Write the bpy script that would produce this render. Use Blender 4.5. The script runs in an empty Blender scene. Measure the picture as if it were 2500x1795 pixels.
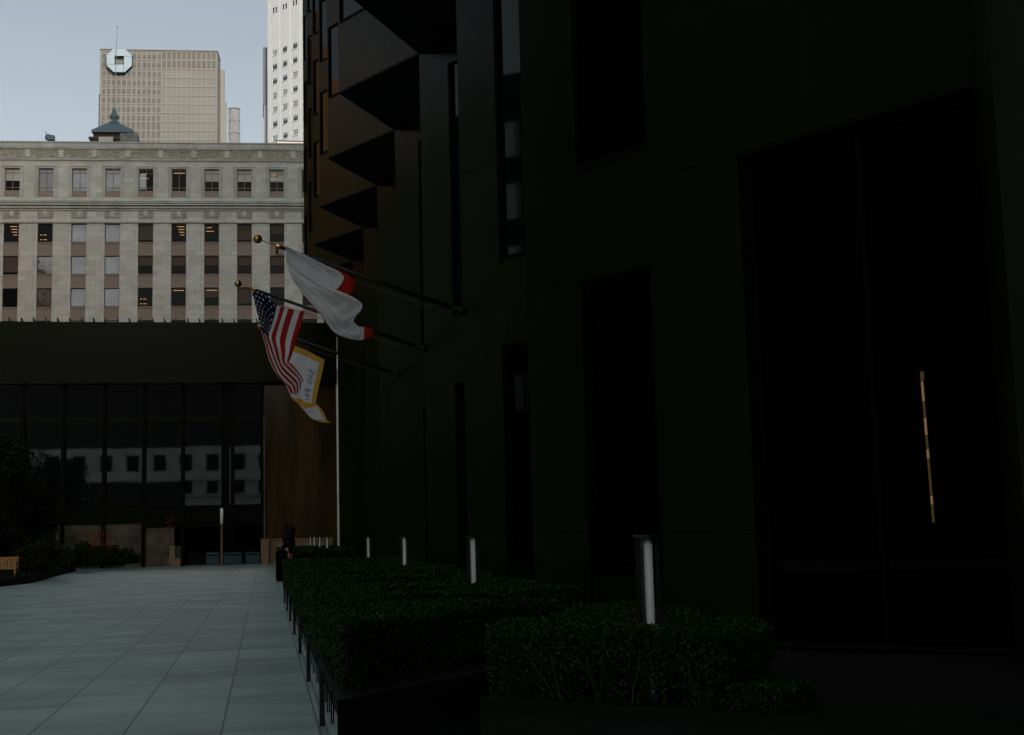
import bpy, math, random
import numpy as np
from mathutils import Vector, Matrix
random.seed(7); rng = np.random.default_rng(7)
SC = bpy.context.scene
COL = SC.collection
R = math.radians

# ------------------------------------------------------------------ camera
EYE = 1.6
def cam_basis(f=3200.0, vx=646.0, vy=1311.0, roll=.026):
    cx, cy = 1250.0, 897.5
    pitch = math.atan((vy - roll * (cx - vx) - cy) / f)
    def B(yaw):
        fw = np.array([math.sin(yaw) * math.cos(pitch), math.cos(yaw) * math.cos(pitch), math.sin(pitch)])
        rt = np.array([math.cos(yaw), -math.sin(yaw), 0.0]); up = np.cross(rt, fw)
        c, s = math.cos(roll), math.sin(roll)
        return c * rt - s * up, s * rt + c * up, fw
    lo, hi = -.5, .6
    for _ in range(60):
        m = (lo + hi) / 2; r, u, w = B(m)
        if cx + f * r[1] / w[1] > vx: lo = m
        else: hi = m
    return f, B(m)
CF, (CR, CU, CW) = cam_basis()
cam = bpy.data.objects.new('camera', bpy.data.cameras.new('camera')); COL.objects.link(cam)
cam.data.sensor_width = 36; cam.data.lens = 36 * CF / 2500
cam.data.clip_start = .05; cam.data.clip_end = 6000
mw = Matrix.Identity(4)
for i in range(3):
    mw[i][0] = CR[i]; mw[i][1] = CU[i]; mw[i][2] = -CW[i]
mw[0][3], mw[1][3], mw[2][3] = 0, 0, EYE
cam.matrix_world = mw
SC.camera = cam
def ray(x, y):
    return CW * CF + CR * (x - 1250) - CU * (y - 897.5)
def PX(x, y, Y):
    d = ray(x, y); t = Y / d[1]; return (d[0] * t, Y, EYE + d[2] * t)
def GZ(x, y, z=0):
    d = ray(x, y); t = (z - EYE) / d[2]; return (d[0] * t, d[1] * t, z)

# ------------------------------------------------------------------ world, sun, exposure
SUN = Vector((.27, -.963, 0)).normalized(); ELEV = R(24)
world = bpy.data.worlds.new('World'); SC.world = world; world.use_nodes = True
nt = world.node_tree; nt.nodes.clear()
o = nt.nodes.new('ShaderNodeOutputWorld'); bg = nt.nodes.new('ShaderNodeBackground')
sky = nt.nodes.new('ShaderNodeTexSky'); sky.sky_type = 'NISHITA'; sky.sun_disc = False
sky.sun_elevation = ELEV; sky.sun_rotation = math.atan2(SUN.x, SUN.y)
sky.air_density = 1.1; sky.dust_density = 2.6; sky.ozone_density = .8
hs = nt.nodes.new('ShaderNodeHueSaturation'); hs.inputs['Saturation'].default_value = .46; hs.inputs['Hue'].default_value = .485
nt.links.new(sky.outputs[0], hs.inputs['Color']); nt.links.new(hs.outputs[0], bg.inputs[0])
bg.inputs[1].default_value = .125
nt.links.new(bg.outputs[0], o.inputs[0])
sl = bpy.data.lights.new('sun', 'SUN'); sl.energy = 2.0; sl.angle = R(.5); sl.color = (1, .93, .84)
so = bpy.data.objects.new('sun', sl); COL.objects.link(so)
sd = Vector((SUN.x * math.cos(ELEV), SUN.y * math.cos(ELEV), math.sin(ELEV)))
so.rotation_euler = sd.to_track_quat('Z', 'Y').to_euler(); so.location = sd * 200
SC.view_settings.view_transform = 'Standard'; SC.view_settings.look = 'None'
SC.view_settings.exposure = 0; SC.view_settings.gamma = 1
SC.cycles.use_denoising = True

# ------------------------------------------------------------------ materials
def mat(name, col, rough=.6, spec=.5, metal=0, var=0, scale=5, bump=0, bscale=30, ior=1.5, emit=None, joints=None, coat=0, col2=None, streak=False):
    m = bpy.data.materials.new(name); m.use_nodes = True
    n = m.node_tree; p = n.nodes['Principled BSDF']; L = n.links.new
    p.inputs['Base Color'].default_value = (*col, 1)
    p.inputs['Roughness'].default_value = rough; p.inputs['Metallic'].default_value = metal
    p.inputs['Specular IOR Level'].default_value = spec; p.inputs['IOR'].default_value = ior
    if coat: p.inputs['Coat Weight'].default_value = coat; p.inputs['Coat Roughness'].default_value = .05
    geo = n.nodes.new('ShaderNodeNewGeometry')
    src = geo.outputs['Position']
    if streak:
        mp = n.nodes.new('ShaderNodeMapping'); mp.inputs['Scale'].default_value = (1, 1, .12); L(src, mp.inputs[0]); src = mp.outputs[0]
    colout = None
    if var or col2:
        t = n.nodes.new('ShaderNodeTexNoise'); t.inputs['Scale'].default_value = scale; t.inputs['Detail'].default_value = 6
        t.inputs['Roughness'].default_value = .65
        L(src, t.inputs['Vector'])
        r = n.nodes.new('ShaderNodeValToRGB'); L(t.outputs[0], r.inputs[0])
        r.color_ramp.elements[0].position = .32; r.color_ramp.elements[1].position = .68
        c2 = col2 or tuple(min(1, c * (1 + var)) for c in col)
        c1 = col if col2 else tuple(c * (1 - var) for c in col)
        r.color_ramp.elements[0].color = (*c1, 1); r.color_ramp.elements[1].color = (*c2, 1)
        colout = r.outputs[0]
    if joints:
        sp = n.nodes.new('ShaderNodeSeparateXYZ'); L(geo.outputs['Position'], sp.inputs[0])
        def M(op, a, b=None):
            q = n.nodes.new('ShaderNodeMath'); q.operation = op
            for k, v in ((0, a), (1, b)):
                if v is None: continue
                if isinstance(v, (int, float)): q.inputs[k].default_value = v
                else: L(v, q.inputs[k])
            return q.outputs[0]
        per, off, wd = joints
        q = M('LESS_THAN', M('FLOORED_MODULO', M('SUBTRACT', sp.outputs[2], off), per), wd)
        mx = n.nodes.new('ShaderNodeMix'); mx.data_type = 'RGBA'; L(q, mx.inputs[0])
        if colout: L(colout, mx.inputs[6])
        else: mx.inputs[6].default_value = (*col, 1)
        mx.inputs[7].default_value = (.002, .002, .002, 1); colout = mx.outputs[2]
    if colout: L(colout, p.inputs['Base Color'])
    if bump:
        t = n.nodes.new('ShaderNodeTexNoise'); t.inputs['Scale'].default_value = bscale; t.inputs['Detail'].default_value = 4
        L(src, t.inputs['Vector'])
        b = n.nodes.new('ShaderNodeBump'); b.inputs['Strength'].default_value = bump; b.inputs['Distance'].default_value = .02
        L(t.outputs[0], b.inputs['Height']); L(b.outputs[0], p.inputs['Normal'])
    if emit:
        p.inputs['Emission Color'].default_value = (*emit[0], 1); p.inputs['Emission Strength'].default_value = emit[1]
    return m
M = {}
def add_blocks(m, w, h, dark):
    n = m.node_tree; L = n.links.new; p = n.nodes['Principled BSDF']; src = p.inputs['Base Color'].links[0].from_socket
    g = n.nodes.new('ShaderNodeTexCoord'); mp = n.nodes.new('ShaderNodeMapping'); mp.inputs['Rotation'].default_value = (math.pi / 2, 0, 0)
    br = n.nodes.new('ShaderNodeTexBrick'); br.inputs['Scale'].default_value = 1; br.inputs['Brick Width'].default_value = w; br.inputs['Row Height'].default_value = h
    br.inputs['Mortar Size'].default_value = .014; br.inputs['Color1'].default_value = (1, 1, 1, 1); br.inputs['Color2'].default_value = (.84, .83, .80, 1); br.inputs['Mortar'].default_value = (dark, dark, dark, 1)
    L(g.outputs['Object'], mp.inputs[0]); L(mp.outputs[0], br.inputs['Vector'])
    mx = n.nodes.new('ShaderNodeMix'); mx.data_type = 'RGBA'; mx.blend_type = 'MULTIPLY'; mx.inputs[0].default_value = 1
    L(src, mx.inputs[6]); L(br.outputs['Color'], mx.inputs[7]); L(mx.outputs[2], p.inputs['Base Color'])
M['granite'] = mat('polished_granite', (.0018, .0085, .0012), .22, .14, col2=(.0115, .0155, .0030), var=.4, scale=.42, joints=(3.86, 5.39, .02), bump=.02, bscale=1.2, streak=True)  # streaked second tone carries the wall's streaky reflections as colour
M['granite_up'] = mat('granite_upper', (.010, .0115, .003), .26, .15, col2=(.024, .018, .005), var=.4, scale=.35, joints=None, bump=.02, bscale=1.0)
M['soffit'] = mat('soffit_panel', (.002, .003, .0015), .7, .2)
M['glassd'] = mat('tower_glass', (.001, .004, .004), .03, .4, ior=1.42, bump=.04, bscale=.45)
M['glassr'] = mat('lobby_glass', (.0006, .0015, .0006), .02, .08, ior=1.45)
M['framed'] = mat('bronze_frame', (.0025, .003, .0018), .5, .05)
M['black'] = mat('black_metal', (.006, .006, .006), .45, .4)
M['planter'] = mat('planter_granite', (.006, .009, .004), .03, .15, var=.35, scale=60)
M['plantertop'] = mat('planter_coping', (.006, .011, .004), .6, .05, var=.4, scale=25)
M['stone'] = mat('limestone', (.68, .69, .635), .85, .2, var=.10, scale=.55, bump=.3, bscale=8)
M['stone2'] = mat('limestone_carved', (.46, .45, .37), .9, .2, var=.3, scale=3, bump=.5, bscale=12)
M['stoneg'] = mat('limestone_band', (.58, .61, .56), .9, .2, var=.14, scale=.8, streak=True)
M['spand'] = mat('terracotta_spandrel', (.33, .275, .225), .85, .2, var=.12, scale=4)
M['wframe'] = mat('window_frame_dark', (.02, .025, .022), .5, .4)
M['wdark'] = mat('window_dark', (.006, .008, .007), .12, .07)
M['wsky'] = mat('window_pale_blue', (.46, .52, .55), .4, .4, var=.15, scale=.8)  # on panes, the sky's reflection put into the flat colour
M['wblind'] = mat('window_brown_blind', (.11, .085, .07), .8, .1, var=.15, scale=3)
M['wwood'] = mat('window_reflection_glass', (.012, .009, .006), .05, .6, ior=2.0, bump=.6, bscale=1.3)
M['warm'] = mat('ceiling_lamp', (.9, .5, .2), .5, emit=((1, .48, .20), .55))
M['brownpan'] = mat('tower_panels', (.20, .195, .172), .5, .4, var=.10, scale=.05)
M['brownwin'] = mat('tower_pane', (.125, .122, .108), .3, .4, var=.2, scale=.35)
M['browngrid'] = mat('tower_grid', (.285, .275, .245), .6, .3)
M['tealside'] = mat('teal_glass_side', (.03, .055, .06), .25, .5)
M['sign'] = mat('sign_face', (.36, .46, .52), .5, .4)
M['signb'] = mat('sign_edge', (.02, .12, .24), .5, .4)
M['signs'] = mat('sign_side', (.010, .016, .018), .6, .3)
M['white'] = mat('white_precast', (.80, .83, .83), .7, .3, var=.05, scale=.3)
M['whites'] = mat('white_precast_grey', (.16, .20, .20), .7, .3)
M['wglass'] = mat('small_window_glass', (.06, .09, .10), .2, .5)
M['wshade'] = mat('small_window_shade', (.42, .44, .43), .6, .3)
M['chim'] = mat('chimney_paint', (.80, .81, .80), .7, .3, col2=(.70, .62, .54), var=.3, scale=.9)
M['roofg'] = mat('roof_slate', (.13, .19, .22), .5, .4, var=.15, scale=3)
M['brick'] = mat('penthouse_brick', (.10, .085, .06), .9, .2, var=.3, scale=6)
M['tarp'] = mat('roof_tarp', (.32, .33, .32), .8, .2, col2=(.10, .12, .12), var=.5, scale=1.6)
M['white_tube'] = mat('lamp_diffuser', (.92, .93, .90), .6, .4)
M['chrome'] = mat('tube_highlight_metal', (.5, .5, .45), .2, .5, metal=1)
M['matte'] = mat('matte_black', (.0022, .0022, .0018), .8, .04)
M['pole'] = mat('pole_bronze', (.008, .008, .004), .45, .3)
M['gold'] = mat('gold_ball', (.55, .30, .08), .28, .5, metal=1)
M['rope'] = mat('rope', (.09, .07, .04), .8, .2)
M['wood'] = mat('bench_wood', (.42, .22, .08), .5, .3, var=.2, scale=12)
M['pinkstone'] = mat('pink_stone', (.24, .15, .085), .7, .3, var=.18, scale=6)
M['brownwall'] = mat('pavilion_granite', (.010, .012, .003), .14, .3, col2=(.080, .043, .012), var=.3, scale=.75, bump=.05, bscale=.35, streak=True)
M['fascia'] = mat('fascia_granite', (.0062, .0090, .0020), .28, .05, var=.3, scale=30, bump=.03, bscale=.3)
M['mural'] = mat('mural_wall', (.15, .115, .08), .6, .3, col2=(.022, .026, .014), var=.4, scale=.9)
M['blue'] = mat('blue_barrier', (.004, .040, .055), .4, .4)
M['red'] = mat('red_bloom', (.42, .05, .02), .7, .2)
M['soil'] = mat('planting_soil', (.005, .006, .003), .95, .1)
M['skin'] = mat('skin', (.50, .30, .22), .55, .3)
M['cloth'] = mat('black_cloth', (.008, .008, .008), .9, .1)
M['hair'] = mat('dark_hair', (.006, .005, .004), .8, .2)
M['bark'] = mat('bark', (.06, .05, .03), .9, .2, var=.3, scale=20)
M['stem'] = mat('hedge_stem', (.030, .042, .016), .85, .2, var=.3, scale=30)
M['asphalt'] = mat('asphalt', (.05, .05, .05), .9, .2, var=.2, scale=2)
M['offdark'] = mat('office_dark_facade', (.030, .026, .018), .6, .3)
M['offwin'] = mat('office_blinds', (.70, .86, .82), .5, .4, var=.2, scale=3)

add_blocks(M['stone'], 1.5, .62, .62); add_blocks(M['stoneg'], 2.2, .9, .7)
def leafmat(name, c1, c2, rough=.5):
    m = bpy.data.materials.new(name); m.use_nodes = True; n = m.node_tree; L = n.links.new
    p = n.nodes['Principled BSDF']; p.inputs['Roughness'].default_value = rough; p.inputs['Specular IOR Level'].default_value = .12
    g = n.nodes.new('ShaderNodeNewGeometry'); t = n.nodes.new('ShaderNodeTexWhiteNoise'); t.noise_dimensions = '1D'
    L(g.outputs['Random Per Island'], t.inputs['W'])
    r = n.nodes.new('ShaderNodeValToRGB'); L(t.outputs['Value'], r.inputs[0])
    r.color_ramp.elements[0].color = (*c1, 1); r.color_ramp.elements[1].color = (*c2, 1)
    e = r.color_ramp.elements.new(.975); e.color = (*c2, 1); r.color_ramp.elements[-1].color = (c2[0] * 3.5, c2[1] * 1.9, c2[2], 1)
    L(r.outputs[0], p.inputs['Base Color'])
    return m
M['leaf'] = leafmat('hedge_leaf', (.005, .020, .002), (.018, .048, .007))
M['leafd'] = leafmat('tree_leaf', (.004, .010, .003), (.012, .022, .006))
M['leafs'] = leafmat('shrub_leaf', (.008, .016, .003), (.026, .030, .005))

def clothmat(name, col):
    m = bpy.data.materials.new(name); m.use_nodes = True; n = m.node_tree; L = n.links.new
    p = n.nodes['Principled BSDF']; p.inputs['Base Color'].default_value = (*col, 1); p.inputs['Roughness'].default_value = .9
    p.inputs['Specular IOR Level'].default_value = .1
    tr = n.nodes.new('ShaderNodeBsdfTranslucent'); tr.inputs[0].default_value = (*col, 1)
    mx = n.nodes.new('ShaderNodeMixShader'); mx.inputs[0].default_value = .58
    t = n.nodes.new('ShaderNodeTexNoise'); t.inputs['Scale'].default_value = 9; t.inputs['Detail'].default_value = 3
    tc = n.nodes.new('ShaderNodeNewGeometry'); mp = n.nodes.new('ShaderNodeMapping'); mp.inputs['Scale'].default_value = (1.6, 1, .5); mp.inputs['Rotation'].default_value = (0, .6, 0)
    L(tc.outputs['Position'], mp.inputs[0]); L(mp.outputs[0], t.inputs['Vector'])
    b = n.nodes.new('ShaderNodeBump'); b.inputs['Strength'].default_value = .5; b.inputs['Distance'].default_value = .05
    L(t.outputs[0], b.inputs['Height']); L(b.outputs[0], p.inputs['Normal'])
    L(p.outputs[0], mx.inputs[1]); L(tr.outputs[0], mx.inputs[2]); L(mx.outputs[0], n.nodes['Material Output'].inputs[0])
    return m
M['fwhite'] = clothmat('flag_white', (.93, .93, .92)); M['fred'] = clothmat('flag_red', (.48, .03, .02))
M['fblue'] = clothmat('flag_navy', (.012, .018, .045)); M['fyel'] = clothmat('flag_gold', (.85, .48, .08))
M['fink'] = clothmat('flag_blue_letters', (.05, .14, .24)); M['fbrown'] = clothmat('flag_emblem', (.50, .40, .30))

def paving():
    m = bpy.data.materials.new('granite_paving'); m.use_nodes = True; n = m.node_tree; L = n.links.new
    p = n.nodes['Principled BSDF']; p.inputs['Roughness'].default_value = .42; p.inputs['Specular IOR Level'].default_value = .5
    g = n.nodes.new('ShaderNodeNewGeometry'); sp = n.nodes.new('ShaderNodeSeparateXYZ'); L(g.outputs['Position'], sp.inputs[0])
    def A(op, a, b=None):
        q = n.nodes.new('ShaderNodeMath'); q.operation = op
        for k, v in ((0, a), (1, b)):
            if v is None: continue
            if isinstance(v, (int, float)): q.inputs[k].default_value = v
            else: L(v, q.inputs[k])
        return q.outputs[0]
    X, Y = sp.outputs[0], sp.outputs[1]
    xs = A('DIVIDE', A('SUBTRACT', X, .435), .80); col = A('FLOOR', xs)
    wn = n.nodes.new('ShaderNodeTexWhiteNoise'); wn.noise_dimensions = '1D'; L(col, wn.inputs['W'])
    ys = A('ADD', A('DIVIDE', Y, .82), A('MULTIPLY', A('FLOOR', A('MULTIPLY', wn.outputs['Value'], 4)), .27)); row = A('FLOOR', ys)
    fx = A('SUBTRACT', xs, col); fy = A('SUBTRACT', ys, row)
    lx = A('LESS_THAN', fx, .022); ly = A('LESS_THAN', fy, .014)
    w2 = n.nodes.new('ShaderNodeTexWhiteNoise'); w2.noise_dimensions = '3D'
    cb = n.nodes.new('ShaderNodeCombineXYZ'); L(col, cb.inputs[0]); L(row, cb.inputs[1]); L(cb.outputs[0], w2.inputs['Vector'])
    ns = n.nodes.new('ShaderNodeTexNoise'); ns.inputs['Scale'].default_value = .5; ns.inputs['Detail'].default_value = 5; L(g.outputs['Position'], ns.inputs['Vector'])
    nf = n.nodes.new('ShaderNodeTexNoise'); nf.inputs['Scale'].default_value = 26; nf.inputs['Detail'].default_value = 3; L(g.outputs['Position'], nf.inputs['Vector'])
    st = n.nodes.new('ShaderNodeTexNoise'); st.inputs['Scale'].default_value = 1; st.inputs['Detail'].default_value = 4
    mp = n.nodes.new('ShaderNodeMapping'); mp.inputs['Scale'].default_value = (.35, 2.2, 1); L(g.outputs['Position'], mp.inputs[0]); L(mp.outputs[0], st.inputs['Vector'])
    v = A('ADD', A('MULTIPLY', w2.outputs['Value'], .27), A('MULTIPLY', ns.outputs[0], .75))
    v = A('ADD', A('ADD', v, A('MULTIPLY', nf.outputs[0], .95)), A('MULTIPLY', st.outputs[0], .65))
    v = A('ADD', A('MULTIPLY', v, 1.3), -.74)
    v = A('MULTIPLY', v, A('SUBTRACT', 1, A('MULTIPLY', lx, .85)))
    v = A('MULTIPLY', v, A('SUBTRACT', 1, A('MULTIPLY', ly, .62)))
    vm = n.nodes.new('ShaderNodeVectorMath'); vm.operation = 'SCALE'; vm.inputs[0].default_value = (.235, .355, .32)
    L(v, vm.inputs['Scale']); L(vm.outputs[0], p.inputs['Base Color'])
    b = n.nodes.new('ShaderNodeBump'); b.inputs['Strength'].default_value = .25; b.inputs['Distance'].default_value = .005
    L(nf.outputs[0], b.inputs['Height']); L(b.outputs[0], p.inputs['Normal'])
    return m
M['paving'] = paving()

# ------------------------------------------------------------------ mesh helpers
class MB:
    def __init__(s): s.v = []; s.f = []; s.m = []
    def add(s, vs, fs, mi=0):
        k = len(s.v); s.v += [tuple(map(float, v)) for v in vs]
        s.f += [tuple(k + i for i in f) for f in fs]; s.m += [mi] * len(fs); return s
    def box(s, a, b, mi=0):
        x0, y0, z0 = a; x1, y1, z1 = b
        return s.add([(x0, y0, z0), (x1, y0, z0), (x1, y1, z0), (x0, y1, z0), (x0, y0, z1), (x1, y0, z1), (x1, y1, z1), (x0, y1, z1)],
              [(0, 3, 2, 1), (4, 5, 6, 7), (0, 1, 5, 4), (1, 2, 6, 5), (2, 3, 7, 6), (3, 0, 4, 7)], mi)
    def prism(s, poly, z0, z1, mi=0, top=True):
        n = len(poly); vs = [(x, y, z0) for x, y in poly] + [(x, y, z1) for x, y in poly]
        fs = [(i, (i + 1) % n, n + (i + 1) % n, n + i) for i in range(n)] + [tuple(range(n - 1, -1, -1))]
        if top: fs.append(tuple(range(n, 2 * n)))
        return s.add(vs, fs, mi)
    def wallbox(s, p, q, z0, z1, t0, t1, a=0., b=None, mi=0):
        """box lying on the line p->q, from distance a to b along it, offset t0..t1 along its left normal"""
        p = np.array(p, float); q = np.array(q, float); L = np.linalg.norm(q - p); d = (q - p) / L; nn = np.array([-d[1], d[0]])
        if b is None: b = L
        c = [p + d * a + nn * t0, p + d * b + nn * t0, p + d * b + nn * t1, p + d * a + nn * t1]
        return s.prism([tuple(k) for k in c], z0, z1, mi)
    def tube(s, p, q, r0, r1=None, n=10, mi=0):
        r1 = r0 if r1 is None else r1
        p, q = Vector(p), Vector(q); d = (q - p).normalized()
        a = d.orthogonal().normalized(); b = d.cross(a); vs = []
        for c, r in ((p, r0), (q, r1)):
            for i in range(n):
                t = 2 * math.pi * i / n; vs.append(c + (a * math.cos(t) + b * math.sin(t)) * r)
        fs = [(i, (i + 1) % n, n + (i + 1) % n, n + i) for i in range(n)] + [tuple(range(n - 1, -1, -1)), tuple(range(n, 2 * n))]
        return s.add(vs, fs, mi)
    def lathe(s, c, prof, n=16, mi=0):
        vs = [(c[0] + r * math.cos(2 * math.pi * i / n), c[1] + r * math.sin(2 * math.pi * i / n), c[2] + z) for r, z in prof for i in range(n)]
        fs = [(k * n + i, k * n + (i + 1) % n, (k + 1) * n + (i + 1) % n, (k + 1) * n + i) for k in range(len(prof) - 1) for i in range(n)]
        fs += [tuple(range(n - 1, -1, -1)), tuple((len(prof) - 1) * n + i for i in range(n))]
        return s.add(vs, fs, mi)
    def sphere(s, c, r, n=16, mi=0):
        prof = [(max(1e-4, r * math.sin(math.pi * k / n)), -r * math.cos(math.pi * k / n)) for k in range(n + 1)]
        return s.lathe(c, prof, n, mi)
    def build(s, name, m, parent=None, smooth=False, world=True):
        off = Vector((0, 0, 0))
        me = bpy.data.meshes.new(name)
        vs = s.v
        if parent is not None and world:
            inv = root_inv(parent); vs = [tuple(inv @ Vector(v)) for v in vs]
        me.from_pydata(vs, [], s.f)
        for k in (m if isinstance(m, (list, tuple)) else [m]): me.materials.append(k)
        me.polygons.foreach_set('material_index', s.m)
        if smooth: me.polygons.foreach_set('use_smooth', [True] * len(me.polygons))
        me.update(); ob = bpy.data.objects.new(name, me); COL.objects.link(ob)
        if parent is not None: ob.parent = parent
        return ob
MATS = {}
def wmat(o):
    return Matrix.LocRotScale(o.location, o.rotation_euler, o.scale)
def root_inv(o):
    m = wmat(o)
    while o.parent is not None:
        o = o.parent; m = wmat(o) @ m
    return m.inverted()
def tag(o, label, cat, group=None, kind=None):
    if label: o['label'] = label
    if cat: o['category'] = cat
    if group: o['group'] = group
    if kind: o['kind'] = kind
    return o
def thing(name, label, cat, loc=(0, 0, 0), rz=0, group=None):
    e = bpy.data.objects.new(name, None); COL.objects.link(e); e.location = loc; e.rotation_euler = (0, 0, rz)
    return tag(e, label, cat, group)
def struct(name, mb, m): return tag(mb.build(name, m), None, None, kind='structure')
def kids(o): return [c for c in COL.objects if c.parent == o]
def copy_tree(o, parent=None):
    c = o.copy(); COL.objects.link(c); c.parent = parent
    for k in kids(o): copy_tree(k, c)
    return c

def leaves(pts, size, asp=.55, jitter=.35, nrm=None):
    """numpy leaf quads (bent diamonds) at pts"""
    n = len(pts); a = rng.normal(size=(n, 3))
    if nrm is not None: a = a * .9 + nrm * 0
    a /= np.linalg.norm(a, axis=1)[:, None]
    b = np.cross(a, rng.normal(size=(n, 3))); b /= np.linalg.norm(b, axis=1)[:, None]
    s = size * (1 + jitter * rng.uniform(-1, 1, n))[:, None]
    v = np.stack([pts - a * s, pts + b * s * asp, pts + a * s, pts - b * s * asp], 1).reshape(-1, 3)
    return v
def leafobj(name, pts, size, m, parent=None, asp=.55):
    v = leaves(pts, size, asp); n = len(pts)
    if parent is not None:
        inv = np.array(root_inv(parent)); v = v @ inv[:3, :3].T + inv[:3, 3]
    me = bpy.data.meshes.new(name)
    me.vertices.add(4 * n); me.loops.add(4 * n); me.polygons.add(n)
    me.vertices.foreach_set('co', v.ravel()); me.loops.foreach_set('vertex_index', np.arange(4 * n))
    me.polygons.foreach_set('loop_start', np.arange(n) * 4); me.polygons.foreach_set('loop_total', np.full(n, 4))
    me.materials.append(m); me.update(calc_edges=True); me.validate()
    ob = bpy.data.objects.new(name, me); COL.objects.link(ob)
    if parent is not None: ob.parent = parent
    return ob
def skin(name, verts, edges, radii, m, parent=None, sub=2, root=0):
    me = bpy.data.meshes.new(name); me.from_pydata(verts, edges, []); ob = bpy.data.objects.new(name, me); COL.objects.link(ob)
    sm = ob.modifiers.new('s', 'SKIN'); me.skin_vertices[0].data[root].use_root = True
    for i, r in enumerate(radii):
        me.skin_vertices[0].data[i].radius = (r, r) if not isinstance(r, tuple) else r
    ob.modifiers.new('u', 'SUBSURF').levels = sub; ob.modifiers['u'].render_levels = sub
    dg = bpy.context.evaluated_depsgraph_get(); m2 = bpy.data.meshes.new_from_object(ob.evaluated_get(dg))
    bpy.data.objects.remove(ob); m2.name = name; m2.materials.clear(); m2.materials.append(m)
    m2.polygons.foreach_set('use_smooth', [True] * len(m2.polygons))
    ob = bpy.data.objects.new(name, m2); COL.objects.link(ob)
    if parent is not None: ob.parent = parent
    return ob

# ------------------------------------------------------------------ ground
W = 6.8
HS = 1.6 + 1.905 * W          # soffit height of the projecting bays
XB, XA, XC = .6135 * W, .322 * W, .902 * W
b = MB(); b.box((-3000, -3000, -.5), (3000, 4000, -.04)); struct('ground', b, M['asphalt'])
b = MB(); b.box((-60, -45, -.3), (90, 110, 0)); struct('plaza', b, M['paving'])

b = MB(); b.box((3.5, -10, -.1), (9.5, 76, .006)); struct('dark_ground_strip', b, M['soil'])  # dark sheet added over the paving to blacken the tower's foot
# ------------------------------------------------------------------ granite tower on the right
YB = lambda n: 6.88 * n - .16
YT = lambda n: YB(n) + 3.47
TOPZ = 132.0
NL, NH = -2, 10                      # bays n: between YB(n) and YB(n+1)
tw = thing('granite_tower', 'huge dark brown granite tower with sawtooth bays filling the right side', 'building', (XB, YB(2), 0))
base = MB(); glassb = []
for n in range(NL, NH + 1):
    B0 = (XB, YB(n)); B1 = (XB, YB(n + 1)); C = (XC, YB(n) + 3.44)
    # near-facing facet B1 -> C with portal and tall upper window
    L = math.hypot(C[0] - B1[0], C[1] - B1[1]); t0 = 1.28; t1 = 1.26; th = .35
    wb = lambda z0, z1, a, b_: base.wallbox(B1, C, z0, z1, 0, th, a, b_)
    # left normal of B1->C points to +X side? use sign so wall body is behind
    d = np.array(C) - np.array(B1); d /= np.linalg.norm(d); nn = np.array([-d[1], d[0]])
    sg = 1 if nn[0] > 0 else -1
    def wb(z0, z1, a, b_, m=base, o0=0., o1=th, mi=0): m.wallbox(B1, C, z0, z1, sg * o0, sg * o1, a, b_, mi)
    open_ = n in (0, 1, 2, 3, 4)
    wb(0, 5.37, 0, t0)
    if n <= 4: wb(0, .9 if n != 1 else .05, t0, L, o0=.05)
    wb(5.37, 7.12, 0, L)
    wb(7.12, HS, 0, t1)
    wb(13.9, HS, t1, L - .15); 
    wb(7.12, HS, L - .15, L)
    wb(5.37, 7.12, L - .001, L, o0=0)
    glassb.append((n, B1, C, L, t0, t1, sg))
    # far-facing facet C -> B0 : solid
    d2 = np.array(B0) - np.array(C); d2 /= np.linalg.norm(d2); n2 = np.array([-d2[1], d2[0]]); s2 = 1 if n2[0] > 0 else -1
    base.wallbox(C, B0, 0, HS, 0, s2 * th, .0, None)
# body
base.box((XC + .6, YB(NL), 0), (XC + 75, YB(NH + 1) - .002, HS - .003))
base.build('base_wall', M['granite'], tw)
for n, B1, C, L, t0, t1, sg in glassb:
    if n < 0: continue
    g = MB(); z0 = .9 if n != 1 else .05
    g.wallbox(B1, C, z0, 5.37, sg * .16, sg * .19, t0, L - .02)
    pw = g.build('portal_window', M['glassr'], tw)
    fr = MB()
    fr.wallbox(B1, C, z0, 5.37, sg * .12, sg * .2, t0, t0 + .08)
    fr.wallbox(B1, C, 5.28, 5.368, sg * .12, sg * .2, t0 + .08, L - .02)
    for k in (.5,): fr.wallbox(B1, C, z0, 5.28, sg * .12, sg * .2, t0 + (L - t0) * k, t0 + (L - t0) * k + .06)
    fr.build('window_frame', M['framed'], pw)
    g = MB(); g.wallbox(B1, C, 7.22, 13.85, sg * .10, sg * .13, t1 + .05, L - .2)
    pw = g.build('upper_window', M['glassd'] if n > 2 else M['glassr'], tw)
    fr = MB(); fr.wallbox(B1, C, 7.12, 7.22, -sg * .02, sg * .2, t1, L - .15); fr.wallbox(B1, C, 7.22, 13.9, sg * .02, sg * .2, t1, t1 + .07)
    fr.wallbox(B1, C, 7.22, 13.9, sg * .02, sg * .2, L - .22, L - .15); fr.build('window_frame', M['framed'], pw)
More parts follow.
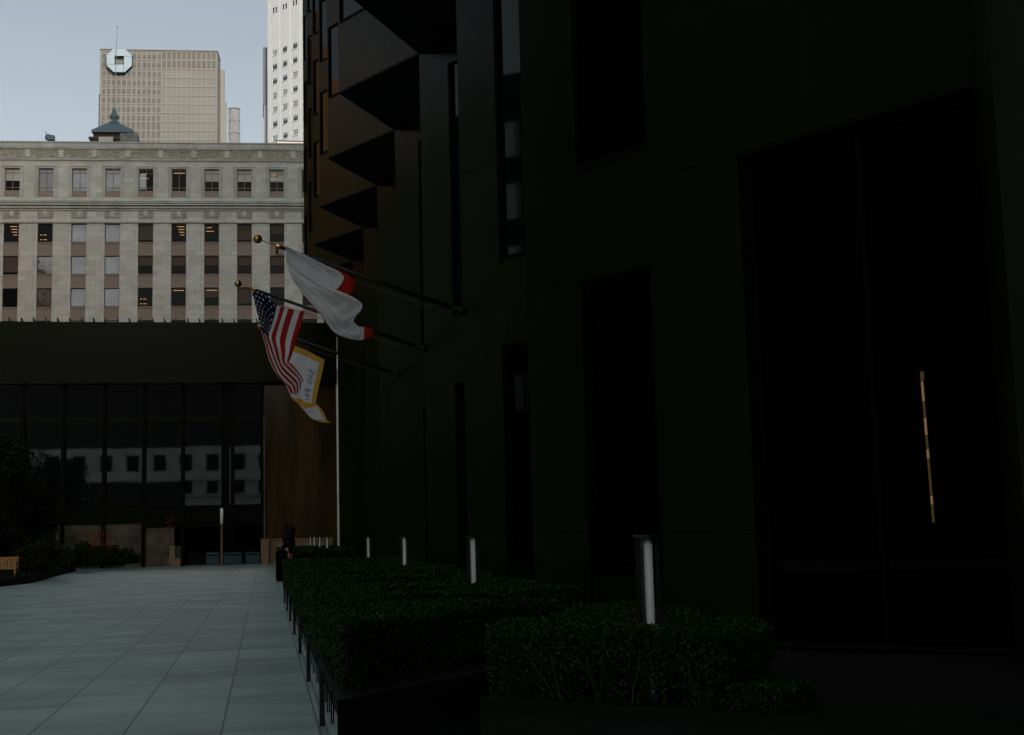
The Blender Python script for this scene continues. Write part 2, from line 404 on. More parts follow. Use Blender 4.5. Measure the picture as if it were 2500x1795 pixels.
# projecting bays above the soffit
FL = 3.83; WB = 2.13; WH = 2.58
sof = MB(); upper = MB(); ug = MB()
for n in range(NL, NH + 1):
    B0 = (XB, YB(n)); B1 = (XB, YB(n + 1)); A = (XA, YT(n))
    sof.prism([B0, A, B1, (XC + .5, YB(n + 1) - .01), (XC + .5, YB(n) + .01)], HS + .001, HS + .05)
    vis = n >= 2
    nf = 6 if vis else 0
    ztop = HS + WB + FL * nf
    zz = ztop if vis else HS + .05
    if vis:
        by = MB()
        by.prism([B0, A, B1], HS + .05, HS + WB)
        for k in range(nf):
            z0 = HS + WB + k * FL; z1 = z0 + WH
            # columns at ends of near facet, solid far facet, recess
            d = np.array(B0) - np.array(A); Lf = np.linalg.norm(d); d /= Lf
            inn = np.array([d[1], -d[0]]); 
            if inn[1] < 0: inn = -inn
            # inn points into the bay
            Ai = tuple(np.array(A) + inn * .0)
            p = [tuple(np.array(A) + d * .10), A, B1, (XB, YB(n) + .5), tuple(np.array(A) + d * (Lf - .5) + inn * .0)]
            q0 = np.array(A) + d * .10; q1 = np.array(A) + d * (Lf - .45)
            poly = [tuple(q0), tuple(q0 + inn * .10), tuple(q1 + inn * .10), tuple(q1), B0, B1, A]
            by.prism(poly, z0, z1, top=False)
            by.prism([B0, A, B1], z1, z0 + FL)
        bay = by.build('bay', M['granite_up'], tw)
        for k in range(nf):
            z0 = HS + WB + k * FL; z1 = z0 + WH
            g = MB(); a = tuple(np.array(A) + inn * .05); bq = tuple(np.array(B0) + inn * .05)
            g.wallbox(a, bq, z0 + .05, z1 - .05, -.02, .02, .14, Lf - .5)
            g.build('window', M['glassd'], bay)
            fr = MB(); a = tuple(A); bq = tuple(B0)
            s = 1 if np.dot([-(bq[1] - a[1]), bq[0] - a[0]], inn) > 0 else -1
            fr.wallbox(a, bq, z0, z0 + .06, -s * .03, s * .09, .1, Lf - .45)
            fr.wallbox(a, bq, z1 - .06, z1, -s * .03, s * .09, .1, Lf - .45)
            fr.wallbox(a, bq, z0 + .06, z1 - .06, -s * .03, s * .09, .1, .16)
            fr.build('window_frame', M['framed'], bay)
    # the rest of the shaft
    k = 0; z = zz
    upper.prism([B0, A, B1], z, TOPZ)
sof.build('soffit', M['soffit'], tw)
upper.box((XB + .01, YB(NL) + .001, HS + .06), (XC + 75, YB(NH + 1) - .003, TOPZ))
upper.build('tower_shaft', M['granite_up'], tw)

# ------------------------------------------------------------------ dark banking pavilion closing the plaza
YP = 82.0
def P2(x, y, Y=YP): q = PX(x, y, Y); return q[0], q[2]
pv = thing('bank_pavilion', 'low dark granite pavilion with tall glass front and deep blank fascia closing the plaza', 'building', (PX(350, 1380, YP)[0], YP, 0))
XL = -40.0
xr, zt = P2(819, 794); _, zf = P2(640, 936); xg, _ = P2(640, 1100)
_, zs1 = P2(400, 1245)
b = MB(); b.box((XL, YP - .9, zf), (xr, YP + 24, zt)); b.build('fascia', M['fascia'], pv)
b = MB(); b.box((xg + .12, YP, 0), (xr - .003, YP + 23.5, zf - .002)); b.build('side_wall', M['brownwall'], pv)
b = MB(); b.box((XL, YP + 1.6, 0), (xg, YP + 23, zf - .002)); b.build('inner_wall', M['black'], pv)
# roof fins
b = None; x = XL + .2; i = 0
while x < xr - .3:
    if x > PX(-30, 792, YP)[0]:
        f = MB(); f.add([(x, YP - .7, zt), (x + .13, YP - .7, zt), (x + .03, YP - .7, zt + .30), (x - .02, YP - .7, zt + .30),
                         (x, YP - .2, zt), (x + .13, YP - .2, zt), (x + .03, YP - .2, zt + .30), (x - .02, YP - .2, zt + .30)],
                        [(0, 1, 2, 3), (7, 6, 5, 4), (0, 4, 5, 1), (1, 5, 6, 2), (2, 6, 7, 3), (3, 7, 4, 0)])
        f.build('roof_fin', M['black'], pv)
    x += .69
# mullions + panes
mx_ = [-140, -45, 57, 155, 255, 352, 447, 545, 640]
_, zmid = P2(300, 1022); _, zlow = P2(300, 1240); _, zlow2 = P2(560, 1240)
xs = [P2(k, 1100)[0] for k in mx_]
for i in range(len(xs) - 1):
    for (za, zb) in ((zlow, zmid), (zmid, zf - .02)):
        g = MB(); g.box((xs[i] + .08, YP + .10, za + .05), (xs[i + 1] - .08, YP + .14, zb - .05)); g.build('glass_pane', M['pglass'] if 'pglass' in M else M.setdefault('pglass', mat('pavilion_glass', (.004, .007, .006), .02, .6, ior=2.8, bump=.035, bscale=.7)), pv)
for x in xs + [P2(555, 1100)[0], P2(568, 1100)[0] - .0]:
    g = MB(); g.box((x - .11, YP - .25, 0), (x + .11, YP + .3, zf - .003)); g.build('mullion', M['framed'], pv)
g = MB(); g.box((XL, YP - .02, zmid - .10), (xs[-1], YP + .16, zmid + .10)); g.build('transom', M['fascia'], pv)
_, zb1 = P2(300, 1278)
g = MB(); g.box((XL, YP - .12, zb1), (xs[5], YP + .20, zlow)); g.build('spandrel_band', M['fascia'], pv)
g = MB(); g.box((xs[5] + .12, YP - .05, zb1 - .3), (xs[-1], YP + .20, zlow)); g.build('spandrel_band', M['framed'], pv)
# pale veined wall under the glass on the left, dark entry and blue barriers on the right
x0 = P2(120, 1300)[0]; x1 = P2(425, 1300)[0]
g = MB(); g.box((x0, YP + .02, 0), (x1, YP + .5, zb1 - .003)); g.build('marble_wall', M['mural'], pv)
g = MB(); g.box((XL, YP + .05, 0), (x0 - .003, YP + .5, zb1 - .003)); g.build('marble_wall', M['black'], pv)
g = MB(); g.box((x1 + .003, YP + .9, 0), (xs[-1], YP + 1.3, zb1)); g.build('entry_glass', M['glassr'], pv)
for xa, xb in ((505, 536), (546, 590), (600, 634)):
    g = MB(); A_ = P2(xa, 1378); B_ = P2(xb, 1348)
    g.box((A_[0], YP - .6, .05), (B_[0], YP - .55, .55)); g.box((A_[0], YP - .6, .62), (B_[0], YP - .55, B_[1]))
    for q in (A_[0] + .03, B_[0] - .03): g.box((q - .02, YP - .61, 0), (q + .02, YP - .54, B_[1]))
    tag(g.build('barrier', M['blue']), {505: 'blue glass barrier left of the lamp post by the pavilion entry', 546: 'blue glass barrier between lamp post and next post, middle of three', 600: 'blue glass barrier nearest the brown granite wall, right of three'}[xa], 'barrier', 'blue barriers at the pavilion entry')

# pink low wall and piers by the pavilion
A_ = P2(637, 1320, 80.5); B_ = P2(812, 1322, 80.5)
g = MB(); g.box((A_[0] + .5, 80.2, 0), (B_[0], 80.6, A_[1])); g.box((A_[0] + .45, 80.12, A_[1]), (B_[0], 80.68, A_[1] + .08))
tag(g.build('low_wall', M['pinkstone']), 'low pinkish stone wall behind the far hedge', 'wall')
g = MB(); g.box((A_[0], 79.6, 0), (A_[0] + .45, 80.2, A_[1] + .02)); g.box((A_[0] - .03, 79.57, A_[1] + .02), (A_[0] + .48, 80.23, A_[1] + .1))
tag(g.build('stone_pier', M['pinkstone']), 'short brown stone pier at the end of the low wall beside the hedge', 'pier')
A_ = PX(415, 1333, 79.); B_ = PX(441, 1340, 79.)
g = MB(); xm = (A_[0] + B_[0]) / 2
g.box((A_[0], 78.7, 0), (xm, 79.3, A_[2])); g.box((xm, 78.75, 0), (B_[0], 79.25, A_[2] * .42)); g.box((xm + .003, 79.0, A_[2] * .42), (B_[0], 79.24, A_[2] - .02), 1)
tag(g.build('stone_pier', [M['pinkstone'], M['black']]), 'pale stepped stone pier standing left of the dark entry', 'pier')

# lamp post
px_ = PX(541, 1378, 77); lt = PX(541, 1241, 77)[2]; lb = PX(541, 1280, 77)[2]
lp = thing('lamp_post', 'slim brown lamp post with a white tube top in front of the pavilion', 'lamp', (px_[0], 77, 0))
g = MB(); g.tube((px_[0], 77, 0), (px_[0], 77, lb), .055, .05); g.tube((px_[0], 77, 0), (px_[0], 77, .12), .13, .12); g.build('post', M['pinkstone'], lp)
g = MB(); g.tube((px_[0], 77, lb), (px_[0], 77, lt), .085, n=16); g.build('diffuser', M['white_tube'], lp, True)
g = MB(); g.tube((px_[0], 77, lt), (px_[0], 77, lt + .05), .095, n=16); g.build('cap', M['black'], lp)

# ------------------------------------------------------------------ planters + hedges
PT = .5
def planter(poly, label, zt=PT):
    cx = sum(p[0] for p in poly) / len(poly); cy = sum(p[1] for p in poly) / len(poly)
    t = thing('granite_planter', label, 'planter', (cx, cy, 0), 0, 'granite planters along the tower')
    w = MB(); w.prism(poly, 0, zt - .10, top=True)
    ins = [(cx + (p[0] - cx) * .995, cy + (p[1] - cy) * .995) for p in poly]
    w.prism(ins, zt - .10, zt - .085)
    w.build('planter_wall', M['planter'], t)
    n = len(poly); inner = [(cx + (p[0] - cx) * .80, cy + (p[1] - cy) * .80) for p in poly]
    c = MB(); vs = [(x, y, zt) for x, y in poly] + [(x, y, zt) for x, y in inner] + [(x, y, zt - .085) for x, y in poly]
    fs = [(i, (i + 1) % n, n + (i + 1) % n, n + i) for i in range(n)] + [(2 * n + i, 2 * n + (i + 1) % n, (i + 1) % n, i) for i in range(n)]
    c.add(vs, fs); c.build('coping', M['plantertop'], t)
    s = MB(); s.prism(inner, zt - .08, zt - .03); s.build('soil', M['soil'], t)
    return t
def inpoly(x, y, poly):
    r = np.zeros(len(x), bool); n = len(poly); j = n - 1
    for i in range(n):
        xi, yi = poly[i]; xj, yj = poly[j]
        c = ((yi > y) != (yj > y)) & (x < (xj - xi) * (y - yi) / (yj - yi + 1e-12) + xi)
        r ^= c; j = i
    return r
def edgedist(x, y, poly):
    d = np.full(len(x), 1e9); n = len(poly)
    for i in range(n):
        a = np.array(poly[i]); b_ = np.array(poly[(i + 1) % n]); ab = b_ - a
        t = np.clip(((x - a[0]) * ab[0] + (y - a[1]) * ab[1]) / (ab @ ab), 0, 1)
        d = np.minimum(d, np.hypot(x - a[0] - t * ab[0], y - a[1] - t * ab[1]))
    return d
def hedge(poly, z0, z1, N, size, label, stems=0, bottom_gap=0.):
    cx = sum(p[0] for p in poly) / len(poly); cy = sum(p[1] for p in poly) / len(poly)
    t = thing('clipped_hedge', label, 'hedge', (cx, cy, z0), 0, 'clipped hedges in the planters')
    P = np.array(poly); lo = P.min(0) - .05; hi = P.max(0) + .05
    pts = []; got = 0
    per = sum(math.dist(poly[i], poly[(i + 1) % len(poly)]) for i in range(len(poly)))
    while got < N:
        x = rng.uniform(lo[0], hi[0], N * 3); y = rng.uniform(lo[1], hi[1], N * 3); z = rng.uniform(z0 + .02, z1, N * 3)
        ok = inpoly(x, y, poly); x, y, z = x[ok], y[ok], z[ok]
        e = edgedist(x, y, poly)
        und = .015 * np.sin(x * 3.1 + y * 1.7) + .012 * np.sin(y * 5.3 - x * 2) + .012 * np.sin(x * 11 + y * 7)
        depth = np.minimum(e, (z1 + und) - z)
        k = rng.random(len(x)) < np.where(depth > 0, np.exp(-depth / .045), np.exp(depth / .02))
        # thin out low front so that the stems show
        lowf = (z - z0) / (z1 - z0)
        k &= rng.random(len(x)) < np.clip(.25 + lowf ** 1.6 * 1.5, .06, 1)
        q = np.stack([x, y, z + und * lowf], 1)[k]; pts.append(q); got += len(q)
    pts = np.concatenate(pts)[:N]
    pts[:, :2] += rng.normal(scale=.012, size=(N, 2))
    leafobj('foliage', pts, size, M['leaf'], t)
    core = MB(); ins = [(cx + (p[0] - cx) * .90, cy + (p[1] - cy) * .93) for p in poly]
    core.prism(ins, z0 + (z1 - z0) * .45, z1 - .06); core.build('dark_core', M['soil'], t)  # solid dark box for the hedge's dark inside, blocks the view through
    if stems:
        s = MB()
        for _ in range(stems):
            while True:
                x = random.uniform(lo[0], hi[0]); y = random.uniform(lo[1], hi[1])
                if inpoly(np.array([x]), np.array([y]), poly)[0] and edgedist(np.array([x]), np.array([y]), poly)[0] < .22: break
            p = Vector((x, y, z0 - .05)); 
            for _k in range(random.choice((2, 3))):
                c = p.copy(); r = .008
                dx, dy = random.uniform(-.05, .05), random.uniform(-.05, .05)
                for sg in range(4):
                    q = c + Vector((dx + random.uniform(-.02, .02), dy + random.uniform(-.02, .02), .095)); s.tube(c, q, r, r * .8, 5); c = q; r *= .8
        s.build('stems', M['stem'], t)['kind'] = 'stuff'
    return t
# nearest planter (diamond, bottom right) and its hedge
HZ = .96
pl1 = [(1.40, 8.80), (5.2, 5.27), (8.4, 8.3), (4.1, 12.4), (2.95, 11.0)]
planter(pl1, 'nearest low dark granite planter with a pointed corner at the bottom of the photo')
h1 = [(1.47, 8.92), (2.72, 7.72), (3.30, 8.35), (3.0, 10.9), (2.55, 10.75)]
hedge(h1, PT - .04, HZ, 60000, .014, 'nearest clipped hedge with bare stems showing, around the largest bollard lamp', 46)
g4 = [(2.70, 7.60), (2.95, 7.36), (3.42, 7.95), (3.2, 8.2)]
hedge(g4, PT - .04, .64, 7000, .014, 'low loose leafy plant right of the nearest hedge', 0)
wall_teeth = [9.05, 11.5] + [15.02 + 3.54 * k for k in range(7)]
ORD = ['second', 'third', 'fourth', 'fifth', 'sixth', 'seventh', 'eighth', 'ninth', 'tenth', 'eleventh']
for i in range(len(wall_teeth) - 1):
    ya, yb = wall_teeth[i], wall_teeth[i + 1]
    x0 = .475
    cut = 1.25 if i == 0 else .15
    if i == 0: poly = [(x0, ya), (1.30, ya + 1.0), (1.95, 10.75), (3.0, yb + .1), (3.0, yb + .25), (x0, yb)]
    else: poly = [(x0, ya + .003), (3.45, ya + .003), (3.45, yb), (x0, yb)]
    if i == 0: poly = [(x0, ya), (1.85, 10.62), (2.1, yb - .003), (x0, yb - .003)]
    t = planter(poly, '%s granite planter of the row along the plaza, %s' % (ORD[i], ['its dark front end facing the camera', 'polished side with a tall dark fin', 'behind the second hedge gap', 'below the second bollard lamp', 'mid row under dense hedge', 'just before the third bollard lamp', 'beyond the third bollard lamp', 'before the fourth bollard lamp', 'last of the near row', ''][i]))
    if i > 0:
        f = MB(); f.box((x0 - .022, ya - .03, 0), (x0 - .003, ya + .03, PT - .02)); f.box((x0 - .003, ya - .03, 0), (x0 + .1, ya, PT - .02)); f.build('fin', M['black'], t)
    for k in (1, 2, 3):
        y = ya + (yb - ya) * k / 4 + .05
        f = MB(); f.box((x0 - .012, y - .02, PT - .24), (x0 - .003, y + .02, PT - .003)); f.build('drip_slot', M['plantertop'], t)
    if i == 0:
        hp = [(.56, 10.7), (1.5, 11.1), (3.05, 12.25), (3.3, 14.2), (2.2, 13.55), (1.5, 14.3), (.56, 14.6)]
        hp = [(.53, 9.7), (.95, 10.4), (1.62, 11.3), (2.9, 12.7), (2.0, 12.6), (1.2, 12.7), (.49, 12.9)]
        hedge(hp, PT - .04, HZ, 52000, .015, 'second hedge with its loose yellow-flecked end at the plaza edge', 14)
        continue
    ya2 = ya + (.05 if i > 1 else -1.3)
    if i == 1: ya2 = 12.75
    hp = [(.49, ya2 + .02), (.95, ya2 + .10), (1.5, ya2 + 1.15), (2.6, ya2 + 1.0), (3.4, ya2 + 1.3), (3.3, yb - .35), (2.2, yb - .25), (.49, yb - .02)]
    N = int(min(70000, 1000000 / (ya ** 1.1)))
    hedge(hp, PT - .04, HZ + .02 * math.sin(i * 2.1), N, .010 + .0007 * ya, '%s clipped hedge from the camera, %s' % (ORD[i], ['a flat top left of the second bollard lamp', 'just in front of the second bollard lamp', 'around the foot of the second bollard lamp', 'between second and third bollard lamps', 'nearer the third bollard lamp', 'behind the third bollard lamp', 'around the fourth bollard lamp, last of the near row', '', '', ''][i - 1]), 0)
# far planters
for i, (ya, yb) in enumerate(((58, 64.5), (65, 71.5), (72, 78.5))):
    lab = ['front', 'middle', 'rear'][i]
    planter([(.6, ya), (4.0, ya), (4.0, yb), (.6, yb)], '%s planter of the far group beyond the standing person' % lab)
    hedge([(.7, ya + .1), (3.9, ya + .1), (3.9, yb - .15), (.7, yb - .15)], PT - .04, 1.0, 12000, .05, '%s hedge of the far group beyond the standing person' % lab)

# ------------------------------------------------------------------ bollard lamps
bol = [(2.535, 8.62, 'largest bollard lamp with white tube and flat black cap in the nearest hedge'), (2.64, 16.9, 'second bollard lamp from the camera, standing against the dark tower wall'),
       (2.72, 26.2, 'third bollard lamp, in front of the bright brown reflecting window'), (2.72, 35.5, 'fourth bollard lamp, smallest of the near row'),
       (2.80, 61.0, 'rightmost and tallest of four tiny white bollard lamps in the far hedge'), (2.77, 68.5, 'third from the left of four tiny white bollard lamps in the far hedge'),
       (2.75, 75.5, 'second from the left of four tiny white bollard lamps in the far hedge'), (2.66, 79.4, 'leftmost of four tiny white bollard lamps in the far hedge')]
t = thing('bollard_lamp', bol[0][2], 'lamp', (0, 0, 0), 0, 'bollard lamps along the hedges')
TZ = 1.555
g = MB(); g.tube((0, 0, 0), (0, 0, TZ - .03), .040, n=20); g.build('diffuser', M['white_tube'], t, True)
g = MB(); g.lathe((0, 0, TZ - .035), [(.083, 0), (.09, .004), (.09, .022), (.086, .027)], 28); g.build('cap', M['black'], t)
for a in (200, 330, 90):
    g = MB(); c, s_ = math.cos(R(a)), math.sin(R(a)); g.box((-.012, -.012, 0), (.012, .012, TZ - .035))
    g.v = [(v[0] + c * .074, v[1] + s_ * .074, v[2]) for v in g.v]; g.build('side_rod', M['black'], t)
g = MB(); g.box((-.0035, -.003, .3), (.0035, .003, TZ - .04)); g.v = [(v[0] - .058, v[1] - .045, v[2]) for v in g.v]; g.build('tube_highlight', M['chrome'], t)  # bright strip added in place of a highlight on the clear outer tube
for a0 in (205, 318):
    g = MB(); n_ = 8; vs = []; 
    for i in range(n_ + 1):
        a = R(a0 + (32 if a0 == 205 else 45) * i / n_)
        for r_ in (.070, .074):
            for z in (.2, TZ - .036): vs.append((r_ * math.cos(a), r_ * math.sin(a), z))
    fs = []
    for i in range(n_):
        k = 4 * i; fs += [(k, k + 4, k + 5, k + 1), (k + 2, k + 3, k + 7, k + 6), (k + 1, k + 5, k + 7, k + 3), (k, k + 2, k + 6, k + 4)]
    g.add(vs, fs); g.build('shield', M['black'], t)
for i, (x, y, lab) in enumerate(bol):
    q = t if i == 0 else copy_tree(t)
    q.location = (x, y, 0); q['label'] = lab; q.rotation_euler = (0, 0, 0)

# ------------------------------------------------------------------ litter bin + person
g0 = GZ(686, 1418)
tb = thing('litter_bin', 'tall black litter bin standing at the plaza edge where the near hedges end', 'bin', (.61, 48.65, 0))
g = MB(); g.box((.40, 48.4, .04), (.82, 48.9, 1.0)); g.box((.43, 48.43, 0), (.79, 48.87, .04)); g.build('body', M['matte'], tb)
g = MB(); g.box((.38, 48.38, 1.005), (.84, 48.92, 1.05)); g.lathe((.61, 48.65, 1.05), [(.2, 0), (.17, .05), (.12, .06)], 16); g.build('lid', M['matte'], tb)

pe = thing('person', 'person with full dark hair in black top, bare legs, standing behind the litter bin', 'person', (.88, 50.2, 0), R(-38)); pe.scale = (1.12, 1.12, 1.075)
# body faces -X locally
V = [(0, 0, .98), (0, 0, 1.18), (.0, 0, 1.40), (0, 0, 1.53), (-.02, 0, 1.60),            # pelvis, waist, chest, neck, head base
     (0, .10, .95), (-.03, .11, .52), (.02, .11, .10), (-.12, .12, .04),
     (0, -.10, .95), (.06, -.11, .52), (.14, -.11, .10), (.02, -.12, .04),
     (0, .19, 1.44), (.05, .24, 1.16), (-.18, .20, 1.12), (-.27, .17, 1.15),
     (0, -.19, 1.44), (.04, -.25, 1.16), (-.20, -.16, 1.14), (-.29, -.13, 1.17), (-.03, 0, 1.70), (-.03, 0, 1.78)]
Eg = [(0, 1), (1, 2), (2, 3), (3, 4), (0, 5), (5, 6), (6, 7), (7, 8), (0, 9), (9, 10), (10, 11), (11, 12), (2, 13), (13, 14), (14, 15), (15, 16), (2, 17), (17, 18), (18, 19), (19, 20), (4, 21), (21, 22)]
Rd = [.12, .105, .12, .05, .055, .085, .052, .036, .03, .085, .052, .036, .03, .05, .038, .03, .025, .05, .038, .03, .025, .09, .06]
body = skin('body', V, Eg, Rd, M['skin'], pe)
def fingers(o, y0):
    b = MB()
    for k in range(4):
        y = y0 - .035 + .023 * k; x = o[0]; z = o[2]; L = (.045, .055, .052, .04)[k]
        b.tube((x, y, z), (x - L, y, z - .012), .009, .008, 6); b.tube((x - L, y, z - .012), (x - L - .02, y, z - .04), .008, .006, 6)
    b.tube((x + .01, y0 + (-.04 if y0 > 0 else .04), z), (x - .03, y0 + (-.06 if y0 > 0 else .06), z + .01), .010, .008, 6)
    return b
for o_, y0 in (((-.28, 0, 1.15), .17), ((-.30, 0, 1.17), -.13)):
    b = fingers(o_, y0); f = b.build('hand', M['skin'], pe, world=False); 
fc = MB(); fc.tube((-.115, 0, 1.70), (-.145, 0, 1.68), .014, .010, 6); fc.sphere((-.112, .035, 1.715), .012, 6, 1); fc.sphere((-.112, -.035, 1.715), .012, 6, 1); fc.box((-.120, -.022, 1.652), (-.108, .022, 1.660), 1)
fc.build('face', [M['skin'], M['hair']], pe, world=False)
skin('hair', [(.03, 0, 1.78), (.09, 0, 1.70), (.08, 0, 1.55), (.09, 0, 1.36), (-.02, .09, 1.78), (-.02, -.09, 1.78)], [(0, 1), (1, 2), (2, 3), (0, 4), (0, 5)], [.17, .18, .16, .11, .13, .13], M['hair'], pe)
skin('jacket', [(0, 0, .88), (0, 0, 1.02), (0, 0, 1.2), (0, 0, 1.40), (0, 0, 1.50), (0, .20, 1.44), (.05, .25, 1.16), (-.14, .21, 1.125), (0, -.20, 1.44), (.04, -.26, 1.16), (-.15, -.18, 1.135)],
     [(0, 1), (1, 2), (2, 3), (3, 4), (3, 5), (5, 6), (6, 7), (3, 8), (8, 9), (9, 10)], [.17, .15, .135, .15, .07, .072, .06, .048, .072, .06, .048], M['cloth'], pe)
b = MB(); b.box((.02, -.24, .56), (.16, -.16, .68)); b.tube((.05, -.20, .68), (.05, -.20, .80), .008, n=5); b.tube((.13, -.20, .68), (.05, -.20, .80), .008, n=5); b.build('hand_bag', M['white_tube'], pe, world=False)
for y, x in ((.12, -.02), (-.12, .10)):
    b = MB(); b.lathe((0, 0, 0), [(.05, 0), (.055, .03), (.045, .09)], 10); b.v = [(x + v[0] * 1.9 - .05, y + v[1] * .9, v[2]) for v in b.v]; b.build('shoe', M['cloth'], pe, world=False)

# ------------------------------------------------------------------ garden at the left
bed = [(-22, 50.2), (-11.5, 50.0), (-9.9, 51.6), (-9.2, 56), (-9.6, 63.5), (-10.2, 76), (-22, 76)]
g = MB(); g.prism(bed, .002, .30); tag(g.build('garden_bed', M['plantertop']), 'raised kerbed garden bed at the left edge of the plaza', 'garden bed')
N = 26000; x = rng.uniform(-22, -9, N * 2); y = rng.uniform(50, 66, N * 2); ok = inpoly(x, y, bed); x, y = x[ok][:N], y[ok][:N]
go = leafobj('ground_cover', np.stack([x, y, rng.uniform(.30, .40, len(x))], 1), .035, M['leafd']); tag(go, 'low green ground cover on the garden bed', 'ground cover', kind='stuff')
def blob(name, c, r, N, size, m, label, cat, group=None, trunk=False, parts=14):
    t = thing(name, label, cat, (c[0], c[1], .3), 0, group)
    cc = np.array(c); rr = np.array(r); cen = []
    for _ in range(parts * 3):
        d = rng.normal(size=3); d /= np.linalg.norm(d); cen.append(cc + d * rr * rng.uniform(.25, .85))
    cen = np.array(cen); k = rng.integers(0, len(cen), N); d = rng.normal(size=(N, 3)); d /= np.linalg.norm(d, axis=1)[:, None]
    sc = rng.uniform(.22, .42, len(cen))[k][:, None]
    pts = cen[k] + d * rr * sc * rng.uniform(.75, 1.05, N)[:, None]
    pts = pts[pts[:, 2] > .32]
    leafobj('crown' if trunk else 'foliage', pts, size, m, t)
    tr = MB(); z0 = .3
    if trunk:
        base_ = Vector((c[0], c[1], z0)); mid = Vector((c[0] + .1, c[1], c[2] - r[2] * .4)); tr.tube(base_, mid, .16, .10, 9)
        for q in cen[::3]: tr.tube(mid, Vector(q), .06, .015, 6)
        tr.build('trunk', M['bark'], t)
    else:
        for q in cen[::4]: tr.tube((c[0], c[1], .3), Vector(q), .03, .01, 5)
        tr.build('stems', M['bark'], t)['kind'] = 'stuff'
    return t
c = PX(112, 1362, 60); blob('round_shrub', (c[0], 60, .95), (1.35, 1.2, .95), 14000, .045, M['leafs'], 'round clipped shrub behind the garden kerb, right of the wooden bench', 'shrub')
c = PX(30, 1335, 70); blob('dark_shrub', (c[0], 70, 1.4), (2.4, 1.5, 1.4), 9000, .07, M['leafd'], 'wide dark shrub behind the wooden bench', 'shrub')
c = PX(205, 1345, 72); blob('dark_shrub', (c[0] - .5, 73, .7), (1.3, 1.0, .95), 7000, .06, M['leafd'], 'dark bushy shrub in front of the veined wall', 'shrub')
c = PX(275, 1365, 76); blob('dark_shrub', (c[0] + .2, 76.5, .45), (1.5, .8, .8), 6000, .06, M['leafd'], 'low black-green shrub right of the bushy one, against the veined wall', 'shrub')
c = PX(40, 1130, 72); blob('leafy_tree', (c[0] - 1.2, 72, 5.0), (2.3, 2.0, 2.6), 26000, .085, M['leafd'], 'dark leafy tree in front of the pavilion glass at the left edge', 'tree', trunk=True, parts=30)
c = PX(105, 1210, 76); blob('leafy_tree', (c[0] - .3, 76, 3.0), (1.4, 1.2, 2.0), 12000, .08, M['leafd'], 'smaller dark tree right of the leafy tree at the left edge', 'tree', trunk=True, parts=20)
c = PX(-60, 1050, 66); blob('leafy_tree', (c[0], 66, 4.4), (1.8, 2.0, 3.4), 20000, .08, M['leafd'], 'dark tree cut off by the left edge of the photo', 'tree', trunk=True, parts=24)
# red flowering plant
c = PX(232, 1310, 79)
t = thing('red_flower_shrub', 'shrub with upright strings of red blooms against the veined wall', 'shrub', (c[0], 79.6, 0))
pts = []; 
for k in range(9):
    x = c[0] - .95 + .22 * k; ztop = PX(232, 1292 + 4 * abs(k - 5), 79.6)[2]; n_ = 34
    zz = rng.uniform(max(.6, ztop - .9 - .5 * (k % 3 == 1)), ztop, n_); pts.append(np.stack([x + rng.normal(scale=.03, size=n_), np.full(n_, 79.6) + rng.normal(scale=.05, size=n_), zz], 1))
leafobj('blooms', np.concatenate(pts), .055, M['red'], t); 
q = rng.uniform(-1, 1, (3500, 3)) * np.array([1.2, .25, .6]) + np.array([c[0], 80., .75]); leafobj('foliage', q, .055, M['leafd'], t)
s = MB(); [s.tube((c[0] - .9 + .22 * k, 79.7, 0), (c[0] - .95 + .22 * k, 79.62, 2.6), .015, .01, 5) for k in range(9)]; s.build('stems', M['bark'], t)
c = PX(412, 1300, 80)
t = thing('red_flower_shrub', 'small slanting red flowering plant at the right end of the veined wall', 'shrub', (c[0], 81.2, 0))
pts = []
for k in range(6):
    z0 = 1.4 + .28 * k; u = rng.uniform(0, 1, 12); pts.append(np.stack([c[0] - .3 + .6 * u, np.full(12, 81.2), z0 + .35 * u], 1))
leafobj('blooms', np.concatenate(pts), .05, M['red'], t); s = MB(); s.tube((c[0], 81.3, 0), (c[0], 81.3, 3.0), .03, .01, 6); s.build('stem', M['bark'], t)
# bench
bx0, bx1 = PX(-45, 1390, 57)[0], PX(45, 1390, 57)[0]; YBn = 57.0
bt = thing('park_bench', 'tan wooden slatted bench at the left edge by the garden bed', 'bench', ((bx0 + bx1) / 2, YBn, .3))
zb = .3
zt_ = PX(20, 1360, YBn)[2]
s = MB(); [s.box((bx0, YBn - .55 + .1 * k, zb + .27), (bx1, YBn - .47 + .1 * k, zb + .31)) for k in range(5)]; s.build('seat', M['wood'], bt)
s = MB()
for k in range(20): x = bx0 + .03 + (bx1 - bx0 - .1) * k / 19; s.box((x, YBn - .01, zb + .3), (x + .05, YBn + .02, zt_ - .06))
s.box((bx0, YBn - .02, zt_ - .06), (bx1, YBn + .03, zt_)); s.box((bx0, YBn - .02, zb + .26), (bx1, YBn + .03, zb + .31)); s.build('backrest', M['wood'], bt)
for x in (bx0 + .02, bx1 - .08):
    for y in (YBn - .53, YBn - .03):
        s = MB(); s.box((x, y, zb), (x + .06, y + .06, zb + .268)); s.build('leg', M['wood'], bt)
    s = MB(); s.box((x, YBn - .56, zb + .50), (x + .07, YBn - .012, zb + .54)); s.box((x + .003, YBn - .53, zb + .312), (x + .06, YBn - .47, zb + .50)); s.build('armrest', M['wood'], bt)

